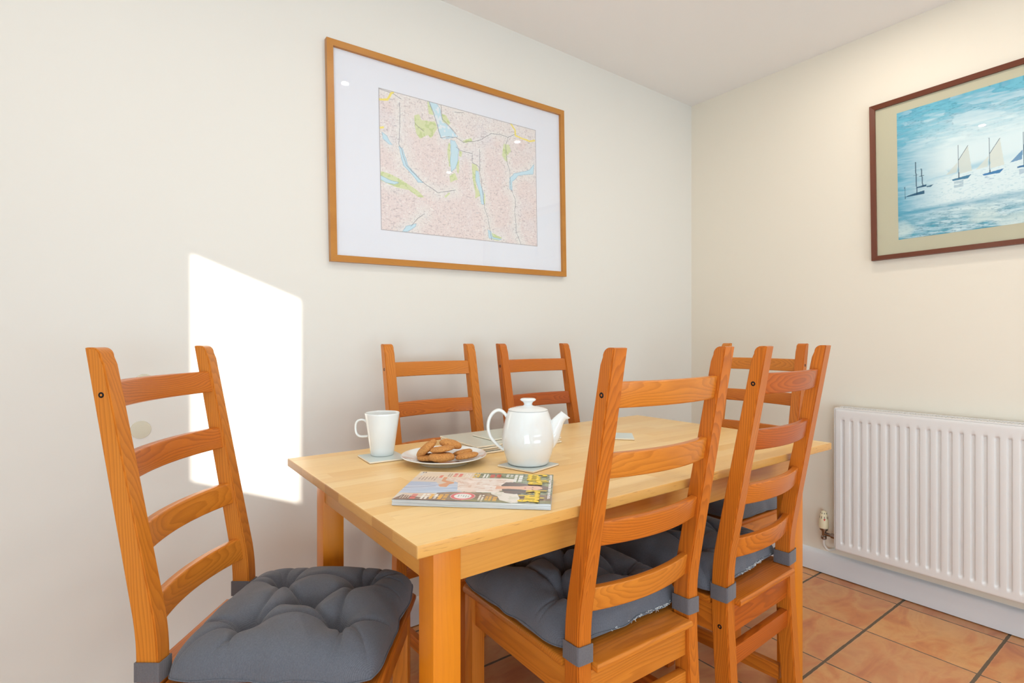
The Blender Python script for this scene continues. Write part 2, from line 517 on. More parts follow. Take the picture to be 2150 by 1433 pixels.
# ------------------------------------------------------------------ colour-grid prints (map, seascape, magazine cover)
def grid_colors(nx, ny):
    x = np.linspace(0, 1, nx); y = np.linspace(0, 1, ny)
    X, Y = np.meshgrid(x, y)
    return X, Y, np.ones((ny, nx, 3))

def inpoly(X, Y, poly):
    r = np.zeros(X.shape, bool)
    n = len(poly)
    j = n - 1
    for i in range(n):
        xi, yi = poly[i]; xj, yj = poly[j]
        if yi != yj:
            c = ((yi > Y) != (yj > Y)) & (X < (xj - xi) * (Y - yi) / (yj - yi) + xi)
            r ^= c
        j = i
    return r

def segdist(X, Y, pts, asp=1.0):
    d = np.full(X.shape, 9.0)
    for (x0, y0), (x1, y1) in zip(pts, pts[1:]):
        dx, dy = (x1 - x0) * asp, y1 - y0
        px, py = (X - x0) * asp, Y - y0
        t = np.clip((px * dx + py * dy) / (dx * dx + dy * dy + 1e-12), 0, 1)
        d = np.minimum(d, np.hypot(px - t * dx, py - t * dy))
    return d

_rng = np.random.default_rng(5)
def vnoise(X, Y, sx, sy, seed, octaves=3):
    out = 0; amp = 1; tot = 0
    for o in range(octaves):
        rg = np.random.default_rng(seed * 31 + o)
        gx, gy = int(sx * 2 ** o) + 2, int(sy * 2 ** o) + 2
        G = rg.random((gy + 1, gx + 1))
        fx, fy = X * (gx - 1), Y * (gy - 1)
        ix, iy = np.clip(fx.astype(int), 0, gx - 1), np.clip(fy.astype(int), 0, gy - 1)
        tx, ty = np.clip(fx - ix, 0, 1), np.clip(fy - iy, 0, 1)
        tx, ty = tx * tx * (3 - 2 * tx), ty * ty * (3 - 2 * ty)
        v = (G[iy, ix] * (1 - tx) + G[iy, ix + 1] * tx) * (1 - ty) + (G[iy + 1, ix] * (1 - tx) + G[iy + 1, ix + 1] * tx) * ty
        out = out + v * amp; tot += amp; amp *= 0.55
    return out / tot

def blend(C, mask, col, a=1.0):
    m = (mask.astype(float) * a)[..., None]
    return C * (1 - m) + np.array(srgb(*col)[:3]) * m

def print_mesh(name, C, w, h, mat, parent, origin, ux, uy, bulge=None, normal=None):
    ny, nx, _ = C.shape
    X, Y = np.meshgrid(np.linspace(0, 1, nx), np.linspace(0, 1, ny))
    P = np.array(origin)[None, None, :] + X[..., None] * w * np.array(ux) + Y[..., None] * h * np.array(uy)
    if bulge is not None: P = P + bulge[..., None] * np.array(normal)
    me = bpy.data.meshes.new(name)
    idx = np.arange(nx * ny).reshape(ny, nx)
    q = np.stack([idx[:-1, :-1], idx[:-1, 1:], idx[1:, 1:], idx[1:, :-1]], -1).reshape(-1, 4)
    me.vertices.add(nx * ny); me.vertices.foreach_set('co', P.ravel())
    me.loops.add(q.size); me.loops.foreach_set('vertex_index', q.ravel())
    me.polygons.add(len(q)); me.polygons.foreach_set('loop_start', np.arange(0, q.size, 4))
    me.update(calc_edges=True)
    ca = me.color_attributes.new('ink', 'FLOAT_COLOR', 'POINT')
    rgba = np.concatenate([C.reshape(-1, 3), np.ones((nx * ny, 1))], 1)
    ca.data.foreach_set('color', rgba.ravel())
    me.materials.append(mat)
    me.validate()
    return link(bpy.data.objects.new(name, me), parent)

def frame_bars(name, w, h, bw, d, mat, parent, seed, lip=0.0):
    """mitred frame in local XZ, front towards -Y, back at y=0"""
    bm = bmesh.new()
    O = [(0, 0), (w, 0), (w, h), (0, h)]
    I = [(bw, bw), (w - bw, bw), (w - bw, h - bw), (bw, h - bw)]
    vs = {}
    for k in range(4):
        k2 = (k + 1) % 4
        quad = [O[k], O[k2], I[k2], I[k]]
        a = [bm.verts.new((p[0], 0, p[1])) for p in quad]
        fr = []
        for j, p in enumerate(quad):
            yy = -d if j < 2 else -d + lip
            fr.append(bm.verts.new((p[0], yy, p[1])))
        bm.faces.new(a); bm.faces.new(fr)
        for j in range(4):
            bm.faces.new([a[j], a[(j + 1) % 4], fr[(j + 1) % 4], fr[j]])
    es = [e for e in bm.edges if e.calc_face_angle(0) > R(60)]
    bmesh.ops.recalc_face_normals(bm, faces=bm.faces[:])
    bmesh.ops.bevel(bm, geom=es, offset=0.0012, segments=2, affect='EDGES')
    bmesh.ops.recalc_face_normals(bm, faces=bm.faces[:])
    me = bpy.data.meshes.new(name); bm.to_mesh(me); bm.free(); me.materials.append(mat)
    me.shade_smooth(); me.set_sharp_from_angle(angle=R(35))
    co = np.empty(len(me.vertices) * 3); me.vertices.foreach_get('co', co); co = co.reshape(-1, 3)
    # grain direction follows each bar
    hor = np.minimum(co[:, 2], h - co[:, 2]) < np.minimum(co[:, 0], w - co[:, 0])
    g = np.where(hor[:, None], np.stack([co[:, 0] + seed, co[:, 2] + .02, co[:, 1] + .03], 1), np.stack([co[:, 2] + seed + 3, co[:, 0] + .02, co[:, 1] + .03], 1))
    at = me.attributes.new('grain', 'FLOAT_VECTOR', 'POINT'); at.data.foreach_set('vector', g.ravel())
    return link(bpy.data.objects.new(name, me), parent)

# --- framed map on the long wall
LAKES = [[(0.276,1.001),(0.324,0.999),(0.346,0.96),(0.357,0.875),(0.395,0.849),(0.452,0.785),(0.406,0.763),(0.364,0.741),(0.345,0.75),(0.323,0.864)],[(0.405,0.748),(0.433,0.747),(0.454,0.686),(0.451,0.599),(0.431,0.533),(0.408,0.503),(0.401,0.577),(0.407,0.645)],[(0.012,0.69),(0.038,0.671),(0.068,0.618),(0.051,0.618),(0.019,0.648)],[(0.102,0.619),(0.122,0.606),(0.142,0.54),(0.152,0.489),(0.236,0.381),(0.208,0.38),(0.166,0.443),(0.128,0.483),(0.111,0.568)],[(-0.001,0.387),(0.043,0.366),(0.1,0.352),(0.076,0.336),(0.03,0.341),(-0.002,0.361)],[(0.563,0.549),(0.583,0.544),(0.591,0.458),(0.612,0.393),(0.614,0.29),(0.599,0.292),(0.587,0.388),(0.563,0.471)],[(0.984,0.7),(0.974,0.619),(0.862,0.578),(0.816,0.516),(0.816,0.445),(0.798,0.451),(0.798,0.543),(0.83,0.586),(0.946,0.644)],[(0.192,0.073),(0.188,0.05),(0.142,0.007),(0.115,0.003),(0.136,0.046)],[(0.639,0.092),(0.661,0.08),(0.669,0.036),(0.734,0.029),(0.716,0.02),(0.648,0.028)]]
WOODS = [[(0.269,0.999),(0.294,0.985),(0.305,0.905),(0.276,0.905)],[(0.357,0.931),(0.38,0.929),(0.406,0.871),(0.395,0.858),(0.357,0.875)],[(0.193,0.865),(0.218,0.882),(0.232,0.845),(0.268,0.847),(0.312,0.861),(0.326,0.81),(0.289,0.725),(0.267,0.746),(0.224,0.706),(0.203,0.737),(0.196,0.789)],[(0.001,0.413),(0.05,0.407),(0.117,0.374),(0.165,0.344),(0.214,0.308),(0.243,0.273),(0.207,0.271),(0.158,0.311),(0.076,0.32),(0.004,0.349)],[(0.394,0.726),(0.405,0.711),(0.4,0.539),(0.393,0.547),(0.386,0.668)],[(0.396,0.472),(0.431,0.499),(0.446,0.455),(0.4,0.421)],[(0.539,0.602),(0.567,0.599),(0.584,0.554),(0.563,0.539),(0.566,0.423),(0.599,0.361),(0.558,0.329),(0.558,0.382),(0.542,0.496)],[(0.76,0.818),(0.8,0.818),(0.813,0.771),(0.781,0.722),(0.786,0.672),(0.768,0.678),(0.746,0.723)],[(0.439,0.568),(0.459,0.611),(0.454,0.495),(0.443,0.512)],[(0.361,0.305),(0.392,0.344),(0.399,0.336),(0.369,0.297)],[(0.665,0.07),(0.734,0.044),(0.716,0.012),(0.669,0.016)],[(0.48,0.76),(0.536,0.8),(0.544,0.778),(0.503,0.747)],[(0.459,0.678),(0.479,0.673),(0.471,0.633),(0.459,0.639)],[(0.616,0.394),(0.624,0.366),(0.622,0.287),(0.614,0.305)]]
YROADS = [[(-0.001,0.916),(0.047,0.932),(0.064,0.977),(0.08,0.996)],[(0.814,0.996),(0.845,0.954),(0.845,0.908),(0.947,0.89),(0.99,0.907)],[(-0.001,0.717),(0.022,0.728)]]
ROADS = [[(0.001,0.994),(0.08,0.983),(0.121,0.962)],[(0.28,0.998),(0.305,0.923),(0.345,0.745),(0.402,0.771),(0.44,0.777),(0.488,0.752),(0.56,0.782),(0.601,0.803),(0.669,0.872),(0.738,0.887),(0.791,0.877),(0.85,0.925)],[(0.35,0.994),(0.357,0.894),(0.441,0.806)],[(0.11,0.932),(0.113,0.862),(0.105,0.628),(0.118,0.597),(0.145,0.487),(0.229,0.389),(0.324,0.326),(0.43,0.366)],[(0.543,0.671),(0.543,0.612),(0.584,0.583),(0.6,0.489),(0.607,0.392),(0.619,0.266),(0.64,0.191),(0.652,0.103),(0.664,0.015)],[(0.593,0.723),(0.592,0.556)],[(0.791,0.877),(0.773,0.811),(0.781,0.681),(0.799,0.604),(0.807,0.453),(0.838,0.377),(0.833,0.253),(0.841,0.1),(0.877,0.001)],[(0.44,0.701),(0.463,0.679),(0.543,0.68)],[(0.242,0.154),(0.199,0.11),(0.163,0.05)],[(0.246,0.767),(0.217,0.786),(0.196,0.807)],[(0.434,0.97),(0.489,0.983)]]

def paint_map():
    X, Y, C = grid_colors(620, 470)
    asp = 1.42
    wx = X + 0.006 * (vnoise(X, Y, 30, 24, 21) - .5); wy = Y + 0.008 * (vnoise(X, Y, 30, 24, 22) - .5)
    C[:] = srgb(234, 220, 217)[:3]
    # pale valley floors follow rivers, lakes and roads
    dv = np.full(X.shape, 9.0)
    for r in ROADS + [l + l[:1] for l in LAKES]: dv = np.minimum(dv, segdist(wx, wy, r, asp))
    pale = np.clip(1 - dv / (0.05 + 0.07 * vnoise(X, Y, 8, 6, 3)), 0, 1)
    top = np.clip((Y - 0.62) * 2.2, 0, 1) * (vnoise(X, Y, 6, 5, 4) > .42)
    C = C * (1 - (np.maximum(pale, top * .8) * .8)[..., None]) + np.array(srgb(236, 236, 232)[:3]) * (np.maximum(pale, top * .8) * .8)[..., None]
    gray = vnoise(X, Y, 7, 5, 9)
    C = blend(C, np.clip((gray - .55) * 4, 0, 1), (228, 226, 230), .5)
    # contour lines from a height noise
    hgt = vnoise(X, Y, 11, 8, 12, 5) * 44
    ct = np.abs((hgt % 1) - .5) * 2
    C = blend(C, np.clip((.34 - ct) / .34, 0, 1), (224, 200, 194), .5)
    sp = vnoise(X, Y, 150, 110, 14, 2)
    C = blend(C, np.clip((sp - .66) * 8, 0, 1), (184, 168, 170), .45)
    C = blend(C, np.clip((.3 - sp) * 8, 0, 1), (248, 246, 242), .6)
    st = vnoise(X, Y, 70, 190, 15, 1)
    C = blend(C, np.clip((st - .8) * 6, 0, 1), (160, 146, 150), .45)
    rd = np.abs(((vnoise(X, Y, 16, 12, 16, 3) * 13) % 1) - .5) * 2
    C = blend(C, np.clip((.09 - rd) / .09, 0, 1), (150, 160, 176), .4)
    for p in WOODS: C = blend(C, inpoly(wx, wy, p), (214, 222, 172), .85)
    C = blend(C, (vnoise(X, Y, 60, 50, 18, 2) > .6) & (np.any([inpoly(wx, wy, p) for p in WOODS], axis=0)), (190, 206, 140), .6)
    for p in LAKES:
        C = blend(C, inpoly(wx, wy, p), (202, 226, 236), 1)
        C = blend(C, segdist(wx, wy, p + p[:1], asp) < .0018, (140, 178, 200), .7)
    C = blend(C, inpoly(wx, wy, LAKES[0]) & (vnoise(X, Y, 80, 60, 19, 1) > .55), (232, 236, 240), .8)
    for r in ROADS: C = blend(C, segdist(wx, wy, r, asp) < .0022, (128, 122, 128), .75)
    for r in YROADS: C = blend(C, segdist(wx, wy, r, asp) < .007, (244, 226, 110), .9)
    C = blend(C, (X < .004) | (X > .996) | (Y < .005) | (Y > .995), (176, 170, 172), .8)
    return C

MW, MH, TILT = 1.045, 0.735, 1.15
fm = empty('framed_map', (0.576, YW - 0.001, 1.3045))
fm.rotation_euler = (0, -R(TILT), 0)
tag(fm, 'large framed area map with white mount in golden wood frame on the left wall', 'framed picture')
frame_bars('picture_frame', MW, MH, 0.0215, 0.020, OAK, fm, 2.0)
box_obj('mount_board', (0.02, MW - 0.02, -0.008, -0.006, 0.02, MH - 0.02), MATBOARD, fm)
print_mesh('map_sheet', paint_map(), 0.708, 0.4975, PRINT, fm, (0.1815, -0.0085, 0.1225), (1, 0, 0), (0, 0, 1))
box_obj('backing_board', (0.01, MW - 0.01, -0.005, -0.001, 0.01, MH - 0.01), CORK, fm)
box_obj('picture_glass', (0.02, MW - 0.02, -0.0125, -0.0105, 0.02, MH - 0.02), GLASS, fm)

# --- framed seascape on the radiator wall (local frame: X runs towards the camera along the wall)
def paint_sea():
    X, Y, C = grid_colors(620, 470)
    asp = 1.37
    st = vnoise(X, Y + .12 * X, 26, 90, 41, 3)
    st2 = vnoise(X, Y + .1 * X, 7, 11, 42, 3)
    fine = vnoise(X, Y + .1 * X, 110, 220, 43, 2)
    edge = np.clip(np.minimum(np.minimum(X, 1 - X) / .16, (1 - Y) / .28), 0, 1)
    sky = np.clip(1 - edge, 0, 1) * .95 + .35 * (st2 > .5) * np.clip((Y - .62) * 3, 0, 1)
    C[:] = srgb(224, 240, 242)[:3]
    C = blend(C, np.clip(sky * (.6 + .7 * st), 0, 1), (64, 160, 190), .9)
    up = np.clip((Y - .6) * 3, 0, 1)
    C = blend(C, np.clip((st * .6 + st2 * .6 - .52) * 4, 0, 1) * up, (120, 196, 214), .75)
    C = blend(C, np.clip((fine - .62) * 6, 0, 1) * up * (st2 > .48), (40, 110, 140), .45)
    sea = np.clip((.24 - Y) * 6, 0, 1)
    C = blend(C, sea * np.clip(.35 + (st - .35) * 1.8, 0, 1), (70, 158, 182), .95)
    C = blend(C, sea * (fine > .66), (24, 92, 120), .5)
    C = blend(C, sea * np.clip((st2 - .52) * 6, 0, 1), (214, 230, 226), .75)
    hz = np.exp(-((Y - (.415 + .13 * X + .015 * st2)) / .022) ** 2) * (.25 + .8 * (vnoise(X, Y, 14, 14, 44, 2) > .5))
    C = blend(C, np.clip(hz, 0, 1), (140, 196, 216), .65)
    C = blend(C, np.clip(np.exp(-((Y - .2) / .02) ** 2) * (.3 + st), 0, 1), (70, 156, 186), .7)
    ripple = (fine > .7) & (Y < .42)
    C = blend(C, ripple, (130, 186, 204), .35)
    def boat(x, base, s, sail, hull):
        nonlocal C
        P = lambda pts: [(x + a * s, base + b * s) for a, b in pts]
        C = blend(C, inpoly(X, Y, P([(-.033, -.001), (.026, .010), (.016, -.016), (-.031, -.013)])), hull, .95)
        C = blend(C, inpoly(X, Y, P([(.017, .229), (.025, .094), (.028, .036), (-.010, .030), (-.012, .137)])), sail, .9)
        C = blend(C, inpoly(X, Y, P([(-.015, .122), (-.018, .048), (-.053, .040)])), sail, .8)
        C = blend(C, segdist(X, Y, P([(-.013, .25), (-.012, 0)]), asp) < .0016, (40, 80, 104), .9)
        C = blend(C, segdist(X, Y, P([(-.012, .137), (.017, .231)]), asp) < .0014, (50, 86, 106), .85)
        C = blend(C, (np.abs(X - x + .012) < .014 * s) & (Y < base - .02) & (Y > base - .07 * s) & (st > .45), hull, .35)
    def mooring(x, base, s):
        nonlocal C
        C = blend(C, inpoly(X, Y, [(x - .037 * s, base - .005), (x - .03 * s, base + .004), (x + .026 * s, base + .022 * s), (x + .026 * s, base - .004)]), (24, 84, 116), .95)
        C = blend(C, segdist(X, Y, [(x - .002, base + .25 * s), (x + .002, base)], asp) < .0022, (34, 74, 100), .9)
        C = blend(C, segdist(X, Y, [(x - .008, base + .15 * s), (x + .006, base + .15 * s)], asp) < .0018, (34, 74, 100), .9)
    mooring(.062, .33, 1.0); mooring(.081, .383, .55)
    C = blend(C, inpoly(X, Y, [(.094,.379),(.117,.384),(.109,.368),(.097,.37)]), (30, 90, 120), .9)
    C = blend(C, segdist(X, Y, [(.024,.405),(.0245,.313)], asp) < .002, (40, 90, 116), .8)
    boat(.206, .392, .96, (214, 222, 214), (50, 120, 156))
    boat(.295, .386, .98, (220, 226, 216), (40, 120, 176))
    boat(.385, .39, .9, (60, 130, 178), (40, 110, 160))
    boat(.62, .40, .8, (210, 222, 216), (50, 120, 156))
    return C

AW, AH = 1.008, 0.514
SW, SH = 1.20, 0.645
fs = empty('framed_seascape', (XW - 0.001, 0.9175, 1.3735))
fs.rotation_euler = Matrix.Rotation(-R(90), 3, 'Z').to_euler()
fs.rotation_euler = (Matrix.Rotation(-R(90), 4, 'Z') @ Matrix.Rotation(-R(0.75), 4, 'Y')).to_euler()
tag(fs, 'framed blue print of sailing boats in dark reddish wood frame above the radiator', 'framed picture')
frame_bars('picture_frame', SW, SH, 0.0185, 0.022, MAHOG, fs, 9.0, lip=0.004)
box_obj('mount_board', (0.016, SW - 0.016, -0.009, -0.007, 0.016, SH - 0.016), GREENMAT, fs)
print_mesh('printed_seascape', paint_sea(), AW, AH, PRINT, fs, (0.094, -0.0095, 0.074), (1, 0, 0), (0, 0, 1))
box_obj('backing_board', (0.01, SW - 0.01, -0.006, -0.001, 0.01, SH - 0.01), CORK, fs)
box_obj('picture_glass', (0.016, SW - 0.016, -0.0135, -0.0115, 0.016, SH - 0.016), GLASS, fs)

# --- two clear round bumpers stuck on the long wall
for i, (x, z, lab) in enumerate([(0.0676, 0.925, 'upper clear round wall bumper behind the top slat of the near end chair'),
                                 (0.0592, 0.796, 'lower clear round bumper stuck on the wall seen between the near end chair slats')]):
    bm = bmesh.new(); lathe(bm, [(0, 0), (0.0235, 0), (0.0245, 0.001), (0.0235, 0.004), (0.019, 0.0055), (0, 0.0062)], 40)
    o = finish('wall_bumper', bm, CLEARP)
    o.location = (x, YW - 0.0002, z); o.rotation_euler = (R(90), 0, 0)
    tag(o, lab, 'wall bumper', 'clear bumpers on the long wall')

# ------------------------------------------------------------------ radiator
RX = 2.474
rad = empty('radiator', (RX, 1.031, 0.150))
tag(rad, 'white ribbed panel radiator on the right wall below the seascape', 'radiator')
RL, RH = 1.30, 0.600
nz, per = 34, 0.0330
flutes_start = 0.031
xs = [0.0, 0.0015, 0.004, 0.012]
k = 0
while flutes_start + k * per < RL - 0.03:
    c0 = flutes_start + k * per
    xs += [c0 - .0095, c0 - .0075, c0 - .0055, c0 - .003, c0, c0 + .003, c0 + .0055, c0 + .0075, c0 + .0095]
    k += 1
NF = k
xs += [RL - .012, RL - .004, RL - .0015, RL]
zs = [0.0, 0.0015, 0.004, 0.010, 0.022, 0.0300, 0.0345, 0.038, 0.042, 0.05, 0.3, 0.52, 0.548, 0.5515, 0.555, 0.560, 0.574, 0.586, 0.5945, 0.5985, 0.600]
bm = bmesh.new()
def rad_depth(x, z):
    d = 0.0
    e = min(x, RL - x); ez = min(z, RH - z)
    for q in (e, ez):
        if q < 0.004: d = max(d, 0.006 * (1 - (1 - (1 - q / 0.004) ** 2) ** .5))
    if abs(e - 0.012) < 1e-4 and ez > 0.01 : d += 0.0012
    kk = round((x - flutes_start) / per)
    if 0 <= kk < NF:
        dx = abs(x - flutes_start - kk * per)
        if dx < 0.0096:
            prof = 0.5 * (1 + math.cos(math.pi * min(1, dx / 0.0085)))
            prof = min(1, prof * 1.7)
            fz = 1.0
            if z > 0.5515: fz = max(0, 1 - (z - 0.5515) / 0.005)
            if z < 0.0385: fz = max(0, 1 - (0.0385 - z) / 0.009)
            d += 0.0085 * prof * fz
    return d
rows = []
for z in zs:
    rows.append([bm.verts.new((rad_depth(x, z), -x, z)) for x in xs])
for A, B_ in zip(rows, rows[1:]):
    for i in range(len(xs) - 1):
        bm.faces.new([A[i], B_[i], B_[i + 1], A[i + 1]])
# returns of the front panel
bnd = [v for v in rows[0]] + [r[-1] for r in rows[1:]] + rows[-1][-2::-1] + [r[0] for r in rows[-2:0:-1]]
bk = [bm.verts.new((0.016, v.co.y, v.co.z)) for v in bnd]
for i in range(len(bnd)):
    j = (i + 1) % len(bnd)
    bm.faces.new([bnd[i], bnd[j], bk[j], bk[i]])
finish('front_panel', bm, RADW, rad, smooth=45)
box_obj('rear_panel', (0.052, 0.066, -RL, 0, 0.004, 0.594), RADW, rad, 0.003)
box_obj('side_cover', (0.004, 0.066, 0.0, 0.0045, 0.012, 0.602), RADW, rad, 0.0015)
bm = bmesh.new()   # slotted top grille, one object with its slots
gx = 0.0
add_box(bm, 0.004, 0.017, -RL, 0.0, 0.600, 0.6055, 0.0008)
add_box(bm, 0.058, 0.068, -RL, 0.0, 0.600, 0.6075, 0.0008)
y = 0.0
while y > -RL:
    add_box(bm, 0.015, 0.060, y - 0.0035, y, 0.602, 0.605)
    y -= 0.0092
add_box(bm, 0.034, 0.040, -RL, 0.0, 0.602, 0.6052)
finish('top_grille', bm, RADW, rad, smooth=0)
bm = bmesh.new(); add_box(bm, 0.017, 0.052, -RL + .01, -0.01, 0.03, 0.58)
finish('convector_fins', bm, simple('grey_inner_fins', srgb(120, 112, 104), .6), rad)
for yy in (-0.18, -1.1):
    box_obj('wall_bracket', (0.066, XW - RX - 0.0005, yy - .02, yy + .02, 0.12, 0.5), RADW, rad)

# --- thermostatic valve
vl = empty('radiator_valve', (2.510, 1.0900, 0.0))
tag(vl, 'cream thermostatic radiator valve with chrome body at the radiator left end', 'radiator valve')
bm = bmesh.new()
lathe(bm, [(0, .219), (.0185, .219), (.0195, .222), (.0195, .232), (.0188, .250), (.0165, .266), (.0145, .279), (.011, .289), (.006, .2925), (0, .293)], 36)
head = finish('valve_head', bm, VALVE, vl)
bm = bmesh.new()
for k in range(9):
    a = 2 * math.pi * k / 9 + .2
    c, s = math.cos(a), math.sin(a)
    for w_, z0, z1, rr in ((.0012, .262, .287, .0),):
        pts = []
        for z, r_ in ((z0, .0176), (z1, .0124)):
            for sg in (-1, 1):
                pts.append(bm.verts.new((c * r_ - s * sg * w_, s * r_ + c * sg * w_, z)))
        p2 = [bm.verts.new((v.co.x * .9, v.co.y * .9, v.co.z)) for v in pts]
        bm.faces.new([pts[0], pts[1], pts[3], pts[2]]); bm.faces.new([p2[0], p2[2], p2[3], p2[1]])
        for i, j in ((0, 1), (1, 3), (3, 2), (2, 0)): bm.faces.new([pts[i], pts[j], p2[j], p2[i]])
finish('cooling_slots', bm, DARK, head, smooth=0)
bm = bmesh.new()
a0 = math.atan2(-1.09, -2.51) + .12
c, s = math.cos(a0), math.sin(a0)
tri = [(-.0045, .262), (.0045, .262), (0, .253)]
A = [bm.verts.new((c * .0192 - s * p[0], s * .0192 + c * p[0], p[1])) for p in tri]
B_ = [bm.verts.new((c * .0180 - s * p[0], s * .0180 + c * p[0], p[1])) for p in tri]
bm.faces.new(A); bm.faces.new(B_[::-1])
for i in range(3): bm.faces.new([A[i], A[(i + 1) % 3], B_[(i + 1) % 3], B_[i]])
finish('red_badge', bm, REDM, head, smooth=0)
bm = bmesh.new()
lathe(bm, [(0, .168), (.007, .168), (.0115, .172), (.0115, .182), (.008, .185), (.008, .200), (.010, .203), (.010, .208), (.016, .210), (.0168, .214), (.0165, .219), (0, .219)], 24)
tube(bm, [(0, -.004, .193), (0, -.030, .193)], .0075, 16, up=(0, 0, 1))
tube(bm, [(0, -.030, .193), (0, -.052, .193)], .0105, 6, up=(0, 0, 1))
tube(bm, [(0, -.052, .193), (0, -.062, .193)], .008, 16, up=(0, 0, 1))
finish('valve_body', bm, CHROME, vl)
bm = bmesh.new()
tube(bm, spline([(0, 0, .169), (0, 0, .150), (.004, -.004, .135), (.016, -.012, .122), (.0560, -.020, .118)], 6), .0055, 14, up=(0, 1, 0))
finish('supply_pipe', bm, WHITE_PAINT_PIPE, vl)

# ------------------------------------------------------------------ dining table
TX, TY, TL, TWD, TZ = 0.3578, 0.7195, 1.3493, 0.7341, 0.740
tb = empty('dining_table', (TX, TY, 0))
tag(tb, 'rectangular dining table with pale butcher-block maple top and square honey-coloured legs', 'table')
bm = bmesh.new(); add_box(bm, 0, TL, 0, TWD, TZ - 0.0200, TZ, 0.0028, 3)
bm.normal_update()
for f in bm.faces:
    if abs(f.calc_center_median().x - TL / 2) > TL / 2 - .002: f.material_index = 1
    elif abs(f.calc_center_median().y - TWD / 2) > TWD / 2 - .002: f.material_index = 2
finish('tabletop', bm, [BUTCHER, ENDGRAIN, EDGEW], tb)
LI, LS = 0.057, 0.052
i = 0
for lx in (LI, TL - LI - LS):
    for ly in (LI - .001, TWD - LI - LS + .001):
        box_obj('leg', (lx, lx + LS, ly, ly + LS, 0, TZ - .0202), LEGWOOD, tb, 0.0025, grain=((lx, ly, 0), (0, 0, 1), (1, 0, 0), (0, 1, 0)), seed=40 + i)
        i += 1
AP0, AP1 = TZ - .0985, TZ - .0202
y0 = LI - .001 + .003
box_obj('apron', (LI + LS, TL - LI - LS, y0, y0 + .02, AP0, AP1), APRONWOOD, tb, 0.0012, grain=((0, 0, .7), (1, 0, 0), (0, 1, 0), (0, 0, 1)), seed=51)
box_obj('apron', (LI + LS, TL - LI - LS, TWD - y0 - .02, TWD - y0, AP0, AP1), APRONWOOD, tb, 0.0012, grain=((0, 0, .7), (1, 0, 0), (0, 1, 0), (0, 0, 1)), seed=52)
for xx in (LI + .004, TL - LI - .024):
    box_obj('apron', (xx, xx + .02, LI + LS - .001, TWD - LI - LS + .001, AP0, AP1), APRONWOOD, tb, 0.0012, grain=((0, 0, .7), (0, 1, 0), (1, 0, 0), (0, 0, 1)), seed=int(53 + xx * 9))

# ------------------------------------------------------------------ ladder-back chairs
CW, PW, SEAT = 0.352, 0.0345, 0.445
FR = [(0, 0.5), (0.0015, 0.45), (0.0, 0.38), (-0.008, 0.24), (-0.026, 0.0)]
BK = [(-0.0385, 0.5), (-0.0375, 0.45), (-0.0395, 0.38), (-0.047, 0.24), (-0.062, 0.0)]
def post_front(z):
    if z >= .56: return -0.0060 + (-0.099 + 0.0060) * (z - .56) / (.47)
    if z >= .5: return -0.0060 * ((z - .5) / .06) ** 1.5
    return np.interp(z, [p[1] for p in FR[::-1]], [p[0] for p in FR[::-1]])
def post_back(z):
    if z >= .56: return -0.0445 + (-0.1275 + 0.0445) * (z - .56) / (.47)
    if z >= .5: return -0.0385 - 0.0060 * ((z - .5) / .06) ** 1.5
    return np.interp(z, [p[1] for p in BK[::-1]], [p[0] for p in BK[::-1]])
SLATZ = [0.9704, 0.8407, 0.7117, 0.5820]
SLATH = 0.0475

